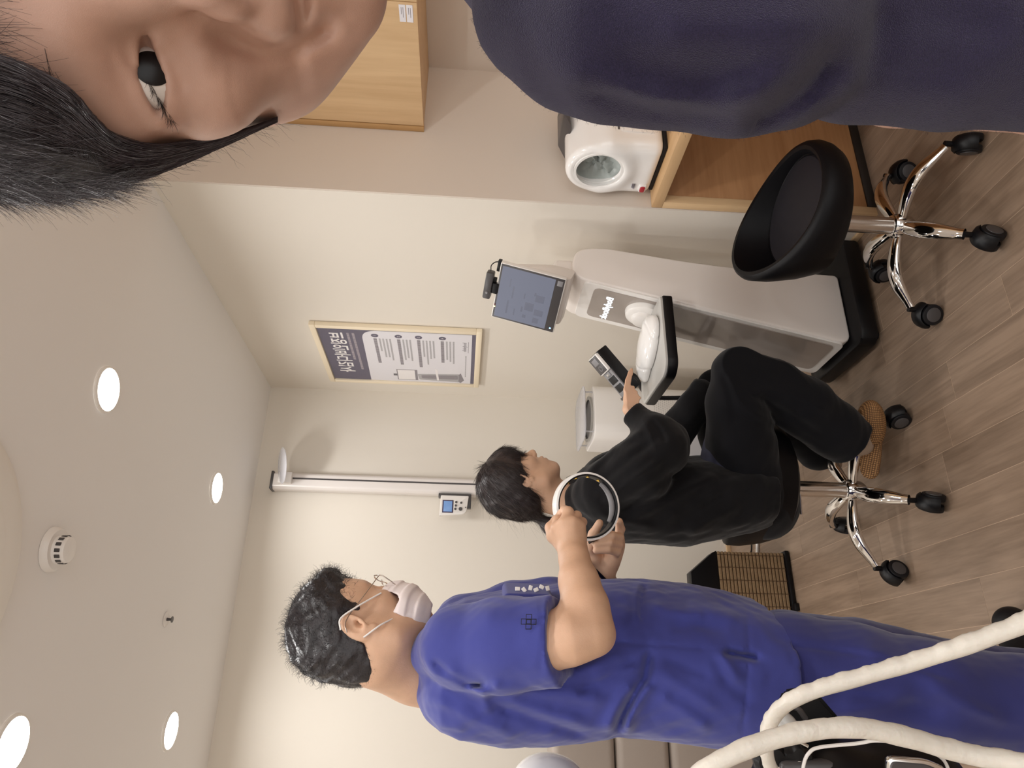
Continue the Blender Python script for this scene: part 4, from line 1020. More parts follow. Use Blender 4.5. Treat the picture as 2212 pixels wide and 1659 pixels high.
    # ---- glasses
    for g in (-1, 1):
        pts = [HD.P(.104-.010*abs(math.sin(a)*.5-.5*g*0)-(.008 if math.cos(a)*g > 0 else 0)*abs(math.cos(a)), .033*g+.024*math.cos(a), -.016+.019*math.sin(a)) for a in [2*PI*i/28 for i in range(29)]]
        tube('lens_rim', pts, .0011, M['chrome_dull'], e, 6, False)
        cpt = HD.P(.102, .033*g, -.016); bm = bmesh.new(); vs = [bm.verts.new(Vector(p)) for p in pts[:-1]]; bm.faces.new(vs); bm_obj('lens', bm, M['glass'], e)
        tube('temple_arm', [HD.P(.094, .057*g, -.010), HD.P(.05, .074*g, -.006), HD.P(-.01, .081*g, .004), HD.P(-.03, .079*g, -.006)], .0009, M['chrome_dull'], e, 6)
    tube('bridge', [HD.P(.105, -.010, -.010), HD.P(.109, 0, -.006), HD.P(.105, .010, -.010)], .0012, M['chrome_dull'], e, 6)
    # ---- scrubs top
    T = Field((-.22, 1.02, .70), (.42, 1.72, 1.46), .0042)
    tab = [(905, 1372, 1500), (930, 1352, 1526), (960, 1326, 1544), (1000, 1308, 1558), (1090, 1290, 1576), (1180, 1281, 1577), (1240, 1270, 1574), (1330, 1262, 1560), (1400, 1262, 1568), (1500, 1272, 1580), (1590, 1292, 1588), (1645, 1308, 1580)]
    loftz(T, rows_px(tab, 1.385, [.075, .135, .165, .178, .18, .178, .172, .165, .168, .175, .182, .184]), RH, 0, 'u', 2.25)
    # shoulders and sleeves
    chainpx(T, [(945, 1410, 1.30, .048), (990, 1392, 1.235, .062), (1090, 1385, 1.205, .070), (1200, 1380, 1.18, .071)], .018)
    chainpx(T, [(945, 1400, 1.46, .048), (1000, 1350, 1.53, .058), (1110, 1320, 1.54, .060), (1190, 1308, 1.53, .060)], .02)
    a = np.array(at(1100, 1382, 1.20)); b = np.array(at(1202, 1376, 1.175)); ax = unit(b-a)
    T.plane(np.array(at(1201, 1376, 1.178)), ax, .004, 'i', b-.11, b+.14) if False else None
    rg = T.region(b-.13, b+.13); sl, X = rg
    cut = np.maximum(-((X-b)@ax), np.sqrt(np.maximum((((X-b)-((X-b)@ax)[..., None]*ax)**2).sum(-1), 0))-.098)      # beyond the sleeve hem
    dp_ = (X-CAM)@_f; cut = np.maximum(cut, dp_-1.252); T.comb(sl, cut.astype(np.float32), .003, 's')
    T.cone(a, b+ax*.06, .02, .061, .004, 's')
    # collar opening
    cc = np.array(at(905, 1432, 1.37)); 
    T.cone(np.array(at(860, 1440, 1.375)), np.array(at(925, 1438, 1.378)), .070, .062, .012, 's')
    def cl(X): return .0022*noise3(X*np.array([1, 1, .5]), 34, 1)+.0021*noise3(X*np.array([1, 1, .7]), 75, 3)+.0009*noise3(X, 150, 2)
    T.disp(cl)
    N1 = 1.40
    for path, wd, amp in [([(1328, 1588), (1345, 1545), (1368, 1505), (1392, 1470), (1400, 1430), (1408, 1400)], .009, -.016), ([(1352, 1590), (1362, 1548), (1385, 1500), (1408, 1470)], .010, .013),
                          ([(1310, 1585), (1325, 1545), (1345, 1505), (1375, 1475)], .011, .010),
                          ([(1000, 1484), (1080, 1505), (1180, 1540), (1290, 1572)], .013, .007), ([(1030, 1480), (1120, 1492), (1230, 1500), (1330, 1520)], .013, .007), ([(1060, 1520), (1160, 1555), (1280, 1590)], .010, -.006),
                          ([(1190, 1465), (1270, 1440), (1360, 1410)], .012, .006), ([(1240, 1500), (1310, 1465), (1380, 1420)], .010, -.006), ([(1280, 1470), (1320, 1450), (1390, 1440)], .009, .006),
                          ([(1405, 1440), (1450, 1470), (1500, 1500), (1560, 1540)], .012, .006), ([(1420, 1500), (1470, 1530), (1540, 1580)], .012, .006), ([(1430, 1420), (1480, 1440), (1540, 1460)], .010, -.005),
                          ([(1550, 1400), (1575, 1440), (1600, 1480)], .010, .006), ([(1540, 1420), (1570, 1470), (1625, 1520)], .011, -.005), ([(1400, 1300), (1460, 1320), (1530, 1330)], .012, .005), ([(1440, 1360), (1500, 1350), (1580, 1360)], .012, -.005), ([(1480, 1300), (1540, 1320), (1600, 1340)], .011, .004),
                          ([(960, 1440), (990, 1470), (1040, 1500), (1060, 1550)], .012, .008), ([(905, 1500), (960, 1520), (1040, 1560), (1120, 1590)], .012, .005), ([(930, 1420), (960, 1450), (1010, 1478), (1060, 1482)], .007, -.008)]:
        fold(T, path, wd, amp, N1, 1.25)
    for path, wd, amp in [([(1560, 1408), (1600, 1416), (1646, 1424)], .006, -.016), ([(1612, 1290), (1618, 1400), (1612, 1520), (1600, 1612)], .0028, -.0022), ([(1395, 1255), (1385, 1300), (1388, 1350)], .004, -.004), ([(1380, 1258), (1372, 1300), (1376, 1348)], .004, .003), ([(1283, 1384), (1400, 1392), (1560, 1404)], .003, -.0025),
                          ([(1170, 1284), (1172, 1380), (1165, 1470)], .0028, -.002)]: fold(T, path, wd, amp, N1, 1.25)
    T.mesh('scrub_top', M['scrubs'], e, 1, .4)
    # neckline binding
    ring = catmull([at(*q) for q in ((914, 1366, 1.37), (909, 1398, 1.315), (894, 1448, 1.312), (875, 1494, 1.36), (870, 1492, 1.43), (884, 1440, 1.465), (905, 1388, 1.44), (914, 1366, 1.37))], 6)
    tube('neck_binding', ring, .0036, M['scrubs'], e, 8, False)
    # chest pocket with clipped items, sleeve emblem
    c = at(1135, 1281, 1.33)
    pk = Field(np.array(c)-.08, np.array(c)+.08, .002)
    pk.rbox(np.array(at(1138, 1286, 1.335)), (.013, .040, .045), .008, [RH*1.0, FH, (0, 0, 1)]); pk.mesh('chest_pocket', M['scrubs'], e, 1)
    for k_, (x, y) in enumerate(((1118, 1272), (1132, 1274), (1146, 1270), (1158, 1274), (1170, 1268), (1183, 1271))):
        q = at(x, y, 1.315); box('pocket_lettering', (-.0035, -.0012, -.0045), (.0035, .0012, .0045), M['white'], e, .0006, 1, Matrix.Translation(q) @ Matrix.Rotation(k_*.9, 4, 'Y'))
    sl_c = at(1142, 1343, 1.128); ex = Vector(RH); ez = Vector((0, 0, 1)); ey = -Vector(FH)
    for q in ((-.0075, 0), (.0075, 0), (0, -.0075), (0, .0075), (0, 0)):
        s_ = .0042; ctr = sl_c+ex*q[0]+ez*q[1]; tube('sleeve_emblem', [ctr+ex*a*s_+ez*b*s_ for a, b in ((-1, -1), (1, -1), (1, 1), (-1, 1), (-1, -1))], .0008, M['navycloth'], e, 5, False)
    # ---- trousers and shoes
    Pn = Field((-.22, 1.10, .03), (.36, 1.80, .86), .0046)
    chainpx(Pn, [(1600, 1450, 1.355, .100), (1700, 1456, 1.33, .106), (1850, 1476, 1.305, .101), (2000, 1500, 1.29, .096), (2212, 1530, 1.285, .086), (2520, 1545, 1.27, .080)], .02)
    chainpx(Pn, [(1600, 1446, 1.45, .095), (1700, 1430, 1.49, .102), (1850, 1440, 1.53, .100), (2000, 1465, 1.55, .090), (2212, 1490, 1.57, .084), (2400, 1500, 1.585, .082)], .01)
    Pn.plane((0, 0, .055), (0, 0, -1), 0, 'i')
    Pn.disp(lambda X: .0036*noise3(X*np.array([1, 1, .6]), 24, 2)+.002*noise3(X*np.array([1, 1, .5]), 70, 4)+.0007*noise3(X, 150, 1))
    for path, wd, amp in [([(1660, 1520), (1760, 1500), (1900, 1450), (2000, 1430)], .016, .008), ([(1700, 1560), (1850, 1530), (1980, 1500)], .014, .009), ([(1750, 1470), (1900, 1510), (2050, 1545)], .014, -.009), ([(1850, 1400), (1960, 1440), (2080, 1500)], .014, .007), ([(1720, 1540), (1800, 1580), (1900, 1590)], .010, -.008),
                          ([(1660, 1390), (1760, 1400), (1900, 1420), (2100, 1480)], .004, -.004), ([(2000, 1480), (2080, 1520), (2180, 1560)], .012, .008)]: fold(Pn, path, wd, amp, 1.42, 1.22)
    Pn.mesh('trousers', M['scrubs_dark'], e, 1, .4)
    for (hx, hy) in ((at(2520, 1545, 1.27)[0], at(2520, 1545, 1.27)[1]), (at(2400, 1500, 1.585)[0], at(2400, 1500, 1.585)[1])):
        S = Field((hx-.12, hy-.12, -.01), (hx+.26, hy+.16, .14), .003)
        S.cone((hx-.03, hy, .045), (hx+.15, hy+.045, .035), .042, .040, .01); S.cone((hx, hy, .07), (hx+.06, hy+.02, .055), .045, .038, .03)
        S.plane((0, 0, .001), (0, 0, -1), .003, 'i'); S.mesh('shoe', M['black_sat'], e, 1)
    return e, HD
MAN, MHD = man()

# ================================================================== the hoop he holds
def hoop():
    c = at(1266, 1094, 1.41); e = empty('electrode_hoop', c, 'white hoop lined black with small gold contacts, held up in the man\'s hands', 'medical hoop')
    ax = -_f+.26*_r-.30*_u; A = frame_to(c, Vector(c)+Vector(ax), tuple(_u))
    R = .0625; n = 72
    lathe('hoop_shell', [(R, -.013), (R+.004, -.012), (R+.005, 0), (R+.004, .012), (R, .013)], M['white_gloss'], e, axis=A, n=n)
    lathe('inner_liner', [(R+.0005, .0125), (R-.003, .011), (R-.0042, 0), (R-.003, -.011), (R+.0005, -.0125)], M['black'], e, axis=A, n=n)
    for a in (-34, -14, 12, 34, 52):
        t = math.radians(a)-0.05
        # angle measured from picture right (room side), downwards
        d = Vector(_r)*math.cos(t)-Vector(_u)*math.sin(t); l = (A.to_3x3().inverted() @ d); l.z = 0; l.normalize(); p = A @ (l*(R-.0042)); nn = (A.to_3x3() @ l)
        lathe('contact', [(.0001, -.0014), (.0035, -.0010), (.0038, .001)], M['gold'], e, axis=frame_to(p, p+nn), n=18)
    # grip unit on the lower side
    pts = []
    for i in range(13):
        t = math.radians(38+i*7); d = Vector(_r)*math.cos(t)-Vector(_u)*math.sin(t); l = (A.to_3x3().inverted() @ d); l.z = 0; l.normalize(); pts.append(A @ (l*(R-.0065)))
    tube('soft_pad', pts, lambda t: .0045+.002*math.sin(PI*t), M['mid_grey'], e, 10, False)
    pts = [at(1334, 1118, 1.455), at(1312, 1140, 1.452), at(1290, 1160, 1.452), at(1272, 1172, 1.455)]
    tube('strap', pts, .0058, M['black'], e, 10, flat=.5)
    return e
hoop()
tag(tube('wrist_strap', [at(1270, 1214, 1.472), at(1278, 1224, 1.462), at(1292, 1238, 1.462), at(1308, 1254, 1.475), at(1316, 1262, 1.50)], .0055, M['black'], None, 10, flat=.45), 'narrow black strap looped round the far wrist of the man', 'strap')

# ================================================================== the seated woman
def woman():
    HD = Head([[.9942, -.0016, .1095], [0, .9999, .0144], [-.1095, -.0143, .9941]], (.606, 2.0468, 1.1801), .9358)
    e = empty('person', (.62, 2.06, 0), 'woman with a brown ponytail seated on a stool, all in black, pointing with one finger', 'person')
    F = Field((.40, 1.86, .80), (.92, 2.26, 1.33), .0024)
    HD.build(F, eyes=(-1, 1), ears=True)
    na = HD.P(-.025, 0, -.05); nb = np.array(at(1240, 1085, 2.13)); F.cone(na, nb, .050, .052, .03); F.cone(nb, np.array(at(1300, 1075, 2.14)), .055, .09, .03)
    chainpx(F, [(1290, 1075, 2.06, .045), (1420, 1000, 2.0, .042), (1435, 960, 1.99, .038), (1374, 903, 2.045, .020), (1361, 884, 2.06, .0172)], .012)
    for (x, y, d, r) in ((1354, 842, 2.072, .0098), (1364, 839, 2.066, .0096), (1372, 847, 2.06, .0092), (1377, 858, 2.056, .0085)):
        chainpx(F, [(1360, 884, 2.06, .0165), ((x+1360)/2, (y+884)/2, d-.002, .0130), (x, y, d, r)], .008)
    chainpx(F, [(1354, 842, 2.072, .0098), (1357, 822, 2.08, .0084), (1362, 806, 2.088, .0074), (1366, 794, 2.09, .0060)], .003)
    chainpx(F, [(1364, 838, 2.066, .0094), (1382, 825, 2.058, .0082), (1392, 836, 2.046, .0078), (1388, 846, 2.040, .0068)], .0015)
    chainpx(F, [(1372, 847, 2.06, .0090), (1390, 842, 2.050, .0078), (1397, 853, 2.040, .0074), (1389, 858, 2.036, .0064)], .0015)
    chainpx(F, [(1377, 858, 2.056, .0084), (1392, 857, 2.046, .0072), (1395, 867, 2.038, .0066), (1386, 869, 2.034, .0058)], .0015)
    chainpx(F, [(1366, 876, 2.05, .0110), (1374, 866, 2.032, .0098), (1380, 854, 2.026, .0082), (1383, 844, 2.026, .0068)], .003)
    F.mesh('body', M['skin_f'], e, 1, .4)
    HD.eyeballs(e, (-1,), (1, 0, -.2))
    # hair
    pl = lambda x, y: HD.pl(x, y, -.06)
    hp = [pl(*q) for q in ((980, 950), (1060, 955), (1100, 960), (1121, 969), (1127, 984), (1126, 998), (1131, 1016), (1143, 1031), (1152, 1038), (1162, 1046), (1170, 1064), (1172, 1084), (1178, 1096), (1176, 1112), (1165, 1130), (1000, 1140))]
    H = Field(HD.T-.16, HD.T+.16, .0024)
    HD.ell(H, (-.012, 0, .026), (.104, .086, .098), 0); HD.ell(H, (-.060, 0, -.030), (.058, .066, .062), .03); HD.ell(H, (.052, 0, .045), (.050, .058, .045), .02); HD.ell(H, (.060, -.02, .030), (.034, .045, .036), .02)
    H.disp(lambda X: -.0012*noise3(X, 120, 2))
    rg = H.region(H.lo, H.lo+H.n*H.v); sl, X = rg; l = HD.local(X)
    H.comb(sl, (poly_sd(l[..., 0], l[..., 2], hp)*HD.s+.0012*noise3(X, 320, 1)).astype(np.float32), .006, 'i')
    hm = H.mesh('hair', M['hair_f'], e, 1, .4)
    R_, N_ = surf_samples(hm, 5200, 3, lambda V, N: (N@_f) < .5)
    tie = np.array(at(1158, 1113, 2.12)); front = (HD.local(R_)[:, 0] > .045) & (HD.local(R_)[:, 2] > -.02)
    fl = np.where(front[:, None], HD.R[:, 0]*.5-HD.R[:, 2]*1.0, (tie-R_)/(np.linalg.norm(tie-R_, axis=1)[:, None]+1e-6))
    strands('hair_strands', R_-N_*.001, tang(fl, N_)+N_*.08, .034, .00034, M['hair_f'], e, 6, .15, seed=4)
    R2, N2 = surf_samples(hm, 70, 8, lambda V, N: (HD.local(V)[:, 0] < -.05))
    strands('loose_hairs', R2, tang(tie-R2, N2)*3+N2*.35-np.array(HD.R[:, 0])*.25, .055, .00013, M['hair_f'], e, 9, .5, (0, 0, -1), .5, 5)
    # ponytail
    P_ = Field(np.array(at(1230, 1135, 2.13))-.16, np.array(at(1230, 1135, 2.13))+.16, .0026)
    chainpx(P_, [(1152, 1108, 2.12, .016), (1162, 1118, 2.12, .012), (1185, 1134, 2.12, .021), (1225, 1146, 2.115, .026), (1275, 1150, 2.11, .024), (1318, 1140, 2.11, .012)], .012)
    P_.disp(lambda X: -.0016*noise3(X*np.array([1, 1, .3]), 160, 2))
    pm_ = P_.mesh('ponytail', M['hair_f'], e, 1, .4)
    R3, N3 = surf_samples(pm_, 1300, 5); strands('ponytail_strands', R3, tang(np.broadcast_to(np.array((-.1, 0, -1.)), R3.shape), N3)+N3*.1, .04, .0003, M['hair_f'], e, 6, .25, seed=6)
    A = frame_to(at(1157, 1112, 2.12), at(1168, 1122, 2.12)); lathe('hair_tie', [(.0115, -.004), (.0145, -.002), (.0145, .002), (.0115, .004)], M['black'], e, axis=A, n=20)
    # eyelashes
    n = 60; t = np.linspace(0, 1, n); rt = np.array([HD.P(.0815-.006*a, -.022-.022*a, -.003) for a in t]); strands('eyelashes', rt, np.broadcast_to(HD.R@np.array((1, -.3, .1)), rt.shape), .009, .00022, M['brow'], e, 4, .2, (0, 0, 1), .5, seed=3)
    # jacket
    T = Field((.28, 1.72, .40), (1.02, 2.46, 1.14), .0045)
    tab = [(1212, 1068, 1128), (1232, 1040, 1150), (1262, 1012, 1158), (1300, 1000, 1160), (1360, 990, 1166), (1420, 985, 1172), (1475, 985, 1174), (1530, 985, 1160), (1600, 985, 1146), (1640, 1000, 1130)]
    loftz(T, rows_px(tab, 2.15, [.062, .095, .150, .180, .188, .188, .185, .178, .172, .15]), RH, 0, 'u', 2.3)
    chainpx(T, [(1262, 1078, 2.07, .055), (1300, 1066, 2.02, .072), (1385, 1015, 1.985, .082), (1430, 968, 1.985, .070), (1414, 934, 2.0, .050), (1369, 896, 2.045, .036)], .025)
    chainpx(T, [(1425, 962, 1.99, .066), (1450, 945, 2.03, .046)], .03)
    chainpx(T, [(1262, 1060, 2.25, .055), (1310, 1030, 2.32, .068), (1440, 960, 2.35, .066), (1500, 880, 2.31, .052), (1515, 845, 2.30, .040)], .025)
    a = np.array(at(1400, 915, 2.02)); b = np.array(at(1371, 890, 2.048)); ax = unit(b-a)
    T.cone(a, b+ax*.04, .012, .030, .004, 's'); rg = T.region(b-.07, b+.10); sl, X = rg
    r_ = np.sqrt(np.maximum((((X-b)-((X-b)@ax)[..., None]*ax)**2).sum(-1), 0)); T.comb(sl, np.maximum(-((X-b-ax*.004)@ax), r_-.06).astype(np.float32), .003, 's')
    T.cone(HD.P(-.03, 0, -.09), np.array(at(1232, 1090, 2.13)), .052, .054, .008, 's')
    T.disp(lambda X: .0040*noise3(X, 30, 1)+.0022*noise3(X*np.array([1, 1, .6]), 75, 3)+.0008*noise3(X, 150, 2))
    for path, wd, amp in [([(1260, 1030), (1330, 960), (1400, 925)], .012, .008), ([(1280, 1060), (1350, 1000), (1430, 940)], .012, -.008), ([(1300, 1090), (1360, 1040), (1440, 985)], .012, .008), ([(1330, 1110), (1400, 1060), (1470, 1010)], .014, -.009),
                          ([(1350, 1130), (1430, 1090), (1500, 1050), (1560, 1020)], .014, .008), ([(1450, 1140), (1510, 1100), (1580, 1060)], .014, -.007), ([(1480, 1160), (1540, 1120), (1600, 1090)], .012, .007), ([(1290, 1110), (1340, 1125), (1420, 1140)], .010, .005),
                          ([(1405, 905), (1425, 930), (1440, 960)], .008, -.006), ([(1390, 910), (1405, 940), (1415, 970)], .008, .005)]: fold(T, path, wd, amp, 2.16, 2.02)
    T.mesh('jacket', M['blackcloth'], e, 1, .4)
    col = [at(1232, 1036, 2.10), at(1248, 1050, 2.06), at(1252, 1085, 2.05), at(1240, 1120, 2.07), at(1226, 1140, 2.13), at(1224, 1125, 2.2), at(1226, 1080, 2.22), at(1224, 1044, 2.17), at(1232, 1036, 2.10)]
    tube('collar', col, .013, M['blackcloth'], e, 10, flat=.6)
    # navy shirt hem showing under the jacket
    hm2 = Field(np.array(at(1600, 960, 2.1))-.12, np.array(at(1600, 960, 2.1))+.12, .003)
    chainpx(hm2, [(1585, 1000, 2.12, .098), (1590, 955, 2.11, .090)], .01); hm2.disp(lambda X: .002*noise3(X, 50, 1)); hm2.mesh('shirt_hem', M['navycloth'], e, 1)
    # trousers
    P = Field((.40, 1.80, .07), (1.14, 2.50, .74), .0045)
    chainpx(P, [(1645, 1085, 2.17, .11), (1610, 1050, 2.13, .112), (1600, 960, 2.10, .098), (1592, 870, 2.10, .086), (1596, 804, 2.10, .073)], .02)
    chainpx(P, [(1596, 804, 2.10, .073), (1670, 838, 2.11, .080), (1740, 880, 2.12, .086), (1800, 926, 2.135, .082), (1844, 962, 2.15, .078)], .015)
    chainpx(P, [(1600, 1050, 2.27, .10), (1570, 930, 2.36, .088), (1548, 840, 2.40, .066)], .02)
    chainpx(P, [(1548, 840, 2.40, .066), (1640, 880, 2.42, .068), (1745, 950, 2.44, .070), (1765, 975, 2.44, .066)], .012)
    a = np.array(at(1740, 880, 2.12)); b = np.array(at(1833, 958, 2.15)); ax = unit(b-a); rg = P.region(b-.14, b+.14); sl, X = rg
    P.comb(sl, ((X-b)@ax).astype(np.float32), .004, 'i')
    P.disp(lambda X: .0036*noise3(X, 26, 2)+.0018*noise3(X, 70, 3))
    for path, wd, amp in [([(1600, 780), (1690, 830), (1800, 900)], .012, .007), ([(1580, 830), (1680, 880), (1790, 950)], .012, -.008), ([(1600, 880), (1700, 930), (1800, 990)], .013, .008), ([(1560, 800), (1580, 860), (1590, 920)], .012, -.006), ([(1640, 900), (1720, 960), (1780, 1000)], .012, -.007),
                          ([(1620, 770), (1640, 800), (1650, 850)], .010, .005)]: fold(P, path, wd, amp, 2.2, 2.04)
    P.mesh('trousers', M['trouser'], e, 1, .4)
    # near foot
    S = Field(np.array(at(1868, 955, 2.16))-.16, np.array(at(1868, 955, 2.16))+.16, .0028)
    chainpx(S, [(1820, 962, 2.155, .036), (1848, 962, 2.155, .029), (1864, 962, 2.16, .026), (1870, 935, 2.155, .026), (1873, 905, 2.15, .026), (1874, 888, 2.15, .022)], .015); S.mesh('sock', M['sock'], e, 1)
    heel, toe = Vector(at(1876, 1038, 2.17)), Vector(at(1879, 870, 2.13)); Lx = (toe-heel); ln = Lx.length; Lx.normalize(); Nz = Vector(.62*_u-.78*_f); Nz = (Nz-Lx*Nz.dot(Lx)).normalized(); Wy = Nz.cross(Lx)
    Tm = axes(heel+Nz*-.012, Lx, Wy, Nz)
    out = [(ln*t, w_) for t, w_ in ((0, .0), (.02, .016), (.08, .026), (.25, .031), (.45, .033), (.65, .040), (.82, .041), (.94, .030), (1.0, .010))]; poly = out+[(x, -y*.95) for x, y in out[::-1]][:-1]
    prism('slipper_sole', poly, 'z', -.012, 0, M['straw'], e, .003, 2, Tm)
    prism('slipper_insole', [(x*.96+.004, y*.9) for x, y in poly], 'z', 0, .003, M['straw'], e, .001, 1, Tm)
    up_ = Field(np.array(at(1868, 910, 2.15))-.12, np.array(at(1868, 910, 2.15))+.12, .0026); X3 = np.array([list(Lx), list(Wy), list(Nz)])
    up_.ell(np.array(Tm @ Vector((ln*.70, 0, -.004))), (.078, .043, .040), X3, 0); up_.plane(np.array(Tm @ Vector((0, 0, -.008))), -np.array(Nz), .004, 'i'); up_.plane(np.array(Tm @ Vector((ln*.50, 0, 0))), -unit(np.array(Lx)+.25*np.array(Nz)), .004, 'i')
    up_.mesh('slipper_upper', M['straw'], e, 1)
    # far foot
    S = Field(np.array(at(1800, 985, 2.46))-.18, np.array(at(1800, 985, 2.46))+.18, .0035)
    chainpx(S, [(1755, 968, 2.44, .036), (1790, 985, 2.44, .032), (1796, 1000, 2.45, .030), (1800, 945, 2.43, .028)], .015); S.mesh('sock', M['sock'], e, 1)
    return e
woman()

# ================================================================== the person holding the phone
def photographer():
    HD = Head([[-.5958, .596, -.5383], [-.6484, -.7525, -.1156], [-.474, .2802, .8348]], (.3012, .2595, 1.5223), 1.0)
    e = empty('person', (.50, .42, 0), 'person in a dark navy top taking the selfie, face and shoulder filling the photo\'s edge', 'person')
    F = Field(HD.T-np.array([.17, .16, .27]), HD.T+np.array([.30, .16, .16]), .0020)
    HD.build(F, eyes=(), ears=False, cr=.066, jw=.041)
    # lids round a narrow slanted opening
    for g in (-1, 1):
        HD.ell(F, (.0625, .031*g, -.008), (.0165, .0215, .0165), .006)
        t_ = .27*-g; c, s_ = math.cos(t_), math.sin(t_); rot = [(1, 0, 0), (0, c, -s_), (0, s_, c)]
        HD.ell(F, (.078, .0305*g, -.0085), (.013, .0172, .0044), .002, 's', rot)
        HD.cone(F, (.0800, .016*g, .0035), (.0715, .049*g, -.004), .0021, .0016, .004)
        HD.cone(F, (.0785, .019*g, -.0165), (.0695, .045*g, -.0215), .0024, .0018, .006)
    HD.ell(F, (.079, -.006, -.064), (.019, .026, .0135), .010)
    HD.cone(F, (.0800, -.0275, -.0800), (.0980, 0, -.0790), .0022, .0026, .004, 's')
    fold(F, [(430, 60), (490, 84), (560, 108), (630, 108), (690, 70), (730, 30)], .0055, -.0062, None, .31)
    fold(F, [(450, 110), (520, 140), (600, 165), (680, 150)], .010, -.0022, None, .32)
    fold(F, [(640, -160), (645, -60), (650, 10), (656, 66)], .0032, -.0055, None, .31)
    fold(F, [(345, 95), (380, 150), (402, 205)], .0022, -.0016, None, .30)
    fold(F, [(262, 90), (300, 165), (345, 240)], .0014, -.0010, None, .30)
    F.cone(HD.P(-.035, .01, -.05), np.array(at(1110, -345, .57)), .045, .055, .02); F.cone(np.array(at(1110, -345, .57)), np.array(at(1230, -400, .61)), .055, .062, .02)
    F.mesh('body', M['skin_front'], e, 1, .4)
    HD.eyeballs(e, (-1, 1), (1, .32, -.12), .0140, .0640)
    # lashes
    n = 90; rs = np.random.RandomState(4); t = rs.uniform(.42, 1, n)
    rt = np.array([HD.P(.0800-.0105*a, -.018-.029*a, -.0025-.0065*a) for a in t])
    strands('eyelashes', rt, np.array([HD.R@np.array((1.0, -.35-.8*a, -.45)) for a in t]), .0095, .00011, M['brow'], e, 6, .25, tuple(HD.R[:, 2]), .7, seed=5)
    # brow
    n = 420; t = rs.uniform(0, 1, n); rt = np.array([HD.P(.088-.016*a**1.3, -.012-.038*a, .025+.004*math.sin(a*3)) for a in t])+rs.randn(n, 3)*.0016
    strands('eyebrow', rt, np.broadcast_to(HD.R@np.array((-.2, -.9, .3)), rt.shape), .010, .00012, M['brow'], e, 5, .3, seed=6)
    # hair: a dark mass behind the hairline, then combed strands
    inner = [(-160, 60), (-60, 100), (60, 140), (150, 190), (200, 246), (250, 290), (330, 312), (420, 302), (510, 285), (600, 254)]
    outer = [(-160, 395), (-60, 400), (40, 404), (120, 408), (200, 404), (260, 398), (320, 384), (400, 352), (490, 312), (600, 262)]
    def curve(c, t):
        n_ = len(c)-1; i = np.clip((t*n_).astype(int), 0, n_-1); f_ = t*n_-i; c = np.array(c, float)
        p0 = c[np.clip(i-1, 0, n_)]; p1 = c[i]; p2 = c[i+1]; p3 = c[np.clip(i+2, 0, n_)]; f_ = f_[:, None]
        return .5*(2*p1+(p2-p0)*f_+(2*p0-5*p1+4*p2-p3)*f_**2+(3*p1-p0-3*p2+p3)*f_**3)
    def P3(xy, s, lift=0):
        X_ = xy[:, 0]; di = np.interp(X_, [-160, -60, 60, 150, 200, 250, 330, 420, 510, 600], [.250, .258, .266, .276, .288, .303, .325, .352, .373, .390]); do = np.interp(X_, [-160, 60, 200, 260, 320, 400, 490, 600], [.315, .33, .348, .358, .368, .38, .39, .396])
        sc_ = np.clip(s, 0, 1); d = di+(do-di)*sc_-.010*sc_*(1-sc_)*2+lift; k = _f[None]+((1659-xy[:, 1]-829.5)/F_PX)[:, None]*_r-((xy[:, 0]-1106)/F_PX)[:, None]*_u
        return CAM+k*d[:, None]
    # under-mass
    U = Field(HD.T-.19, HD.T+.19, .0032)
    HD.ell(U, (-.014, 0, .030), (.100, .0725, .092), 0); HD.ell(U, (.030, 0, .024), (.058, .066, .062), .02); HD.ell(U, (-.012, 0, -.010), (.066, .071, .07), .02)
    rg = U.region(U.lo, U.lo+U.n*U.v); sl, X = rg; l = HD.local(X); ay = np.abs(l[..., 1])
    zh = np.interp(ay, [0, .015, .026, .041, .048, .054, .060], [.046, .040, .030, .024, .020, .012, .002]); front = zh-l[..., 2]
    side = np.maximum(l[..., 0]-(.030+.38*(l[..., 2]+.005)), -.062-l[..., 2])
    U.comb(sl, np.minimum(front, side).astype(np.float32), .006, 'i')
    hm = U.mesh('hair', M['hair'], e, 1, .5)
    R_, N_ = surf_samples(hm, 13000, 5, lambda V, N: (HD.local(V)[:, 2] > .028+.02*(HD.local(V)[:, 0] > .05)))
    fl = -_u*1.0-_r*.32; wob_ = np.sin(R_@np.array([90., 60, 120]))[:, None]*_r*.25
    strands('combed_strands', R_, tang(fl+wob_, N_)+N_*.02, .030, .00012, M['hair_front'], e, 9, .22, (0, 0, -1), .1, 12, sag=0, swirl=.5)
    rs = np.random.RandomState(8); K = 12; n = 9000
    s = rs.uniform(0, 1, n)**.8; t0 = rs.uniform(-.02, .78, n); ln = rs.uniform(.12, .34, n); t0 = np.where(t0+ln > 1, 1-ln, t0)
    wv = rs.uniform(0, 6.28, n); am = rs.uniform(.0, 9, n); pts = []
    for k in range(K):
        t = np.clip(t0+ln*k/(K-1), 0, 1); sk = s+.05*np.sin(wv+k*.5)*k/K*.6
        a, b = curve(inner, t), curve(outer, t); xy = a*(1-sk)[:, None]+b*sk[:, None]; xy[:, 1] += am*np.sin(wv*2+k*.55)*.35
        pts.append(P3(xy, sk, .004*np.sin(wv)-.003-.004*np.sin(k/(K-1)*3.14)))
    pts = np.stack(pts, 1); tube_sheet('hair_strands', pts, .00013, M['hair_front'], e, .5)
    # flyaways past the silhouette
    n = 170; t = rs.uniform(.25, 1., n)**.8; xy = curve(outer, np.clip(t, 0, .999)); pts = [P3(xy, np.full(n, .95))]
    ang = rs.uniform(-.1, .9, n); L_ = rs.uniform(12, 75, n)*(rs.uniform(0, 1, n)**1.2+.2)
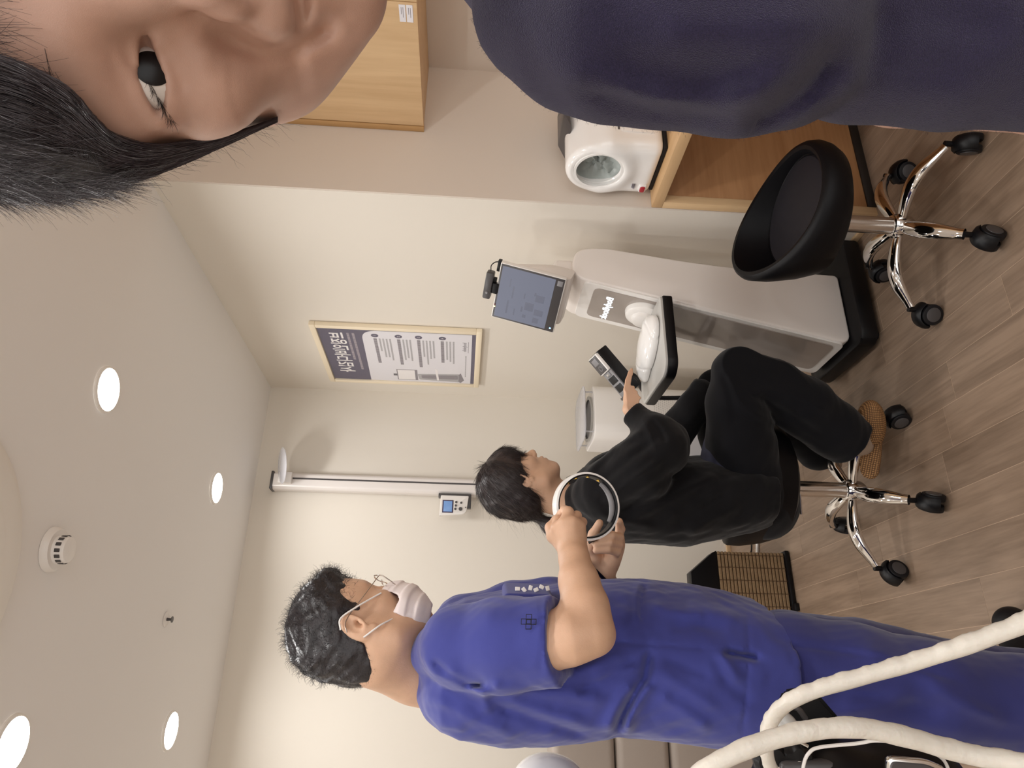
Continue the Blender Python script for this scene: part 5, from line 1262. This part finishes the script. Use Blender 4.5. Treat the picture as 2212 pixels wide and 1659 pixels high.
    for k in range(1, 9):
        aa = ang+.12*k*rs.uniform(-.4, .4, n); xy = xy+np.stack([np.cos(aa), np.sin(aa)], 1)*(L_/8)[:, None]; pts.append(P3(xy, np.full(n, .95)))
    tube_sheet('loose_hairs', np.stack(pts, 1), .00008, M['hair'], e, .3)
    # knitted top: shoulder, sleeve and body
    T = Field((.10, -.10, .30), (1.10, .95, 1.42), .006)
    chainpx(T, [(1190, 10, .50, .056), (1262, 48, .49, .058), (1340, 58, .47, .059), (1450, 62, .46, .060), (1600, 82, .46, .061), (1680, 80, .47, .060)], .008)
    chainpx(T, [(1165, -330, .58, .064), (1205, -130, .55, .062)], .012)
    chainpx(T, [(1205, -330, .60, .075), (1200, -520, .62, .080), (1270, -720, .66, .070), (1500, -800, .68, .062), (1900, -800, .68, .055)], .03)
    chainpx(T, [(1112, -410, .585, .062), (1215, -400, .61, .085)], .02)
    chainpx(T, [(1215, -380, .61, .080), (1330, -330, .60, .13)], .03)
    chainpx(T, [(1280, -270, .60, .145), (1600, -195, .58, .150), (2000, -180, .57, .152), (2500, -180, .57, .155)], .015)
    chainpx(T, [(1700, 50, .49, .052), (1850, 85, .49, .054), (2050, 92, .49, .056), (2300, 100, .49, .056)], .008)
    chainpx(T, [(1260, 0, .50, .05), (1800, 10, .52, .06)], .012)
    T.disp(lambda X: .0022*noise3(X, 40, 1)+.0010*noise3(X, 90, 2))
    for path, wd, amp in [([(1180, 150), (1350, 200), (1550, 230), (1700, 200)], .008, .006), ([(1250, 190), (1400, 235), (1600, 255)], .005, -.008), ([(1300, 130), (1500, 170), (1680, 160)], .010, -.005), ([(1600, 270), (1680, 235), (1760, 180), (1800, 100)], .007, -.011), ([(1560, 200), (1640, 190), (1720, 140)], .007, .006),
                          ([(1400, 60), (1600, 70), (1900, 50)], .014, .006), ([(1800, 180), (1950, 200), (2150, 210)], .012, .005), ([(1850, 60), (2000, 40), (2200, 60)], .014, -.006)]: fold(T, path, wd, amp, .60, .44)
    tm = T.mesh('knit_top', M['knit'], e, 1, .5)
    R_, N_ = surf_samples(tm, 16000, 2, lambda V, N: ((V-CAM)@_f < .52) & ((N@_f) < .35))
    strands('wool_fuzz', R_, N_*.6+tang(np.broadcast_to(_r, R_.shape), N_)*.5, .0022, .00007, M['knit'], e, 3, .9, seed=7)
    A_ = Field((.05, .10, .55), (.60, .80, 1.32), .004)
    chainpx(A_, [(1500, 20, .50, .040), (1750, 100, .56, .040), (1950, 150, .57, .042), (2300, 172, .57, .042), (2700, 150, .56, .040)], .01)
    A_.mesh('arm', M['skin_front'], e, 1)
    # lower body, out of the frame: stands on the floor
    L_ = Field((.15, .10, .03), (.95, .95, .70), .008)
    for dx in (-.09, .09): L_.cone((.50+dx, .47-dx*.6, .66), (.50+dx, .47-dx*.6, .10), .095, .06, .02)
    L_.plane((0, 0, .04), (0, 0, -1), 0, 'i'); L_.mesh('trousers', M['trouser'], e, 1)
    for dx in (-.09, .09): box('shoe', (.44+dx, .28-dx*.6, 0), (.55+dx, .53-dx*.6, .06), M['black_sat'], e, .025, 4)
def tube_sheet(name, pts, rad, m, parent, taper=.4):
    n, K, _ = pts.shape; T = np.gradient(pts, axis=1); T /= np.linalg.norm(T, axis=2)[..., None]+1e-12
    up = np.random.RandomState(1).randn(n, 1, 3); X = np.cross(T, up); X /= np.linalg.norm(X, axis=2)[..., None]+1e-12; Y = np.cross(T, X)
    R = np.broadcast_to(rad, (n,))[:, None]*(1-(1-taper)*np.linspace(0, 1, K)[None]**2)
    V = np.stack([pts+X*R[..., None]*math.cos(a)+Y*R[..., None]*math.sin(a) for a in (0, 2.094, 4.189)], 2).reshape(-1, 3)
    i = np.arange(n)[:, None, None]*K*3; k = np.arange(K-1)[None, :, None]*3; j = np.arange(3)[None, None, :]; j2 = (j+1) % 3
    Fq = np.stack([i+k+j, i+k+j2, i+k+3+j2, i+k+3+j], -1).reshape(-1, 4)
    me = bpy.data.meshes.new(name); me.vertices.add(len(V)); me.vertices.foreach_set('co', V.astype(np.float32).ravel())
    me.loops.add(len(Fq)*4); me.loops.foreach_set('vertex_index', Fq.astype(np.int32).ravel()); me.polygons.add(len(Fq)); me.polygons.foreach_set('loop_start', np.arange(0, len(Fq)*4, 4, dtype=np.int32))
    me.update(calc_edges=True); o = link(name, me, m, None, True); world_child(o, parent); o['kind'] = 'stuff'; return o
M['hair_front'] = mat('greying_hair', rgb(58, 50, 54), .35, var=.35, vscale=90)
photographer()

# ================================================================== treatment device at the near left of the room
def device():
    c = at(1900, 1680, .92); e = empty('treatment_cart', (c.x-.12, c.y+.02, 0), 'black treatment device with white trim line, half cut by the bottom edge of the photo', 'medical device')
    Rr, Uu, Ff = Vector(_r), Vector(_u), Vector(_f)
    # body shell
    B = Field(np.array(at(1890, 1720, .95))-.20, np.array(at(1890, 1720, .95))+.20, .0035)
    AX = [-_u, _r, _f]
    B.rbox(np.array(at(1900, 1745, .97)), (.098, .082, .06), .045, AX); B.ell(np.array(at(1800, 1700, .96)), (.05, .05, .045), AX, .03); B.ell(np.array(at(1990, 1700, .97)), (.06, .052, .045), AX, .03)
    B.mesh('shell', M['black'], e, 2)
    tube('trim_line', [at(1732, 1700, .905), at(1736, 1652, .90), at(1748, 1626, .90), at(1772, 1614, .90), at(1850, 1606, .90), at(1895, 1600, .90), at(1960, 1608, .905), at(2020, 1628, .91), at(2046, 1655, .92), at(2050, 1700, .93)], .0022, M['white'], e, 8)
    T = axes(at(1912, 1640, .885), -Uu, -Rr, -Ff) if False else axes(at(1912, 1640, .892), -Uu, -Rr, Uu.cross(Rr)*1)
    prism('steel_window_frame', roundpoly([(0, -.004), (.052, 0), (.078, .012), (.080, .05), (0, .05)], .01), 'z', -.004, .004, M['steel_trim'], e, .0015, 2, T)
    prism('window', roundpoly([(.004, 0), (.050, .004), (.073, .015), (.075, .05), (.004, .05)], .008), 'z', -.006, .006, M['dark_grey'], e, .001, 1, T)
    # arm plate, hinge and link
    pts = [at(1700, 1500, 1.0), at(1760, 1490, 1.0), at(1822, 1562, 1.0), at(1800, 1640, 1.0), at(1700, 1650, 1.0), at(1675, 1560, 1.0)]
    bm = bmesh.new(); vs = [bm.verts.new(p) for p in pts]; f_ = bm.faces.new(vs); r = bmesh.ops.extrude_face_region(bm, geom=[f_]); [setattr(g, 'co', g.co+Ff*.02) for g in r['geom'] if isinstance(g, bmesh.types.BMVert)]
    bmesh.ops.recalc_face_normals(bm, faces=bm.faces); bmesh.ops.bevel(bm, geom=list(bm.edges), offset=.005, segments=2, affect='EDGES'); bm_obj('arm_plate', bm, M['black'], e)
    tube('arm_rib', [at(1690, 1522, .985), at(1722, 1530, .98), at(1740, 1552, .985)], .004, M['dark_grey'], e, 8)
    tube('hinge_cover', [at(1675, 1545, .97), at(1700, 1562, .965), at(1718, 1590, .97)], .012, M['grey_top'], e, 12)
    tube('steel_link', [at(1664, 1556, .94), at(1690, 1582, .94), at(1745, 1612, .94)], .0022, M['steel_trim'], e, 8)
    for (x, y, r) in ((1672, 1655, .030), (1718, 1640, .022)):
        cc = at(x, y, .95); A = frame_to(cc, Vector(cc)-Ff)
        def star(co, a, rr, z, r=r): k = 1+.12*math.cos(6*a); return Vector((co.x*k, co.y*k, z))
        lathe('clamp_knob', [(.001, .012), (r*.8, .011), (r, .005), (r, -.005), (r*.8, -.012), (.001, -.012)], M['black'], e, axis=A, n=48, fn=star)
        lathe('knob_pin', [(.0001, .0145), (r*.22, .014), (r*.25, .010)], M['steel_trim'], e, axis=A, n=20)
    box('lower_cover', (-.05, 0, 0), (.05, .05, .02), M['dark_grey'], e, .008, 3, axes(at(1770, 1650, .93), -Uu, -Rr, Uu.cross(Rr)))
    # column and base, out of the frame
    b = Vector((c.x-.10, c.y+.03, 0)); cyl('column', b+Vector((0, 0, .03)), Vector((b.x, b.y, .80)), .03, M['dark_grey'], e); cyl('foot_disc', b, b+Vector((0, 0, .03)), .2, M['dark_grey'], e, n=48, bev=.008)
    tube('support_arm', [(b.x, b.y, .78), (b.x+.03, b.y, .80), at(1860, 1745, .97)], .02, M['dark_grey'], e, 12)
device()
rw = np.random.RandomState(5); ph = rw.uniform(0, 6, 400)
tag(tube('hose', [(-.12, .86, .06), (.0, .70, .20), at(2700, 1330, .76), at(2330, 1290, .74), at(2212, 1345, .76), at(2100, 1388, .78), at(1990, 1424, .80), at(1880, 1456, .81), at(1780, 1484, .82), at(1710, 1512, .83), at(1668, 1552, .85), at(1655, 1600, .88), at(1662, 1650, .90), at(1690, 1700, .93)],
    lambda t: .0112-.003*t, M['tube'], None, 16, per=14, wob=lambda i, a: 1+.07*math.sin(i*.9+ph[i % 400]*.3)*max(0, math.cos(a+1))+.03*math.sin(i*.37)), 'white sleeved hose looping over the trousers of the man, the one farther in', 'hose', 'white sleeved hoses of the treatment device')
tag(tube('hose', [at(1640, 1900, .98), at(1500, 1850, .90), at(1430, 1760, .82), at(1490, 1690, .79), at(1560, 1641, .78), at(1650, 1603, .78), at(1750, 1578, .78), at(1850, 1572, .78), at(1950, 1590, .78), at(2050, 1618, .78), at(2150, 1640, .77), at(2300, 1655, .75), at(2600, 1640, .78), (-.10, .80, .22), (-.17, .86, .08)],
    lambda t: .0100+.0016*t, M['tube'], None, 16, per=14, wob=lambda i, a: 1+.05*math.sin(i*.8+ph[i % 400]*.3)*max(0, math.cos(a))+.03*math.sin(i*.41)), 'white sleeved hose arching along the bottom edge in front of the black device', 'hose', 'white sleeved hoses of the treatment device')
# pale hand-piece of another machine at the bottom edge
def lamp():
    c = at(1178, 1705, 1.5); e = empty('white_machine', (c.x-.10, c.y, 0), 'glossy white rounded machine top peeking in at the photo\'s bottom edge', 'medical device')
    B = Field(np.array(c)-.16, np.array(c)+.16, .004); B.ell(np.array(c), (.076, .070, .07), [-_u, _r, _f], 0); B.ell(np.array(at(1215, 1700, 1.5)), (.05, .045, .05), [-_u, _r, _f], .03); B.mesh('head', M['white_gloss'], e, 2)
    cyl('column', (c.x-.10, c.y, .04), (c.x-.03, c.y, c.z-.05), .03, M['white'], e); cyl('foot_disc', (c.x-.10, c.y, 0), (c.x-.10, c.y, .04), .16, M['white'], e, n=48, bev=.008)
lamp()
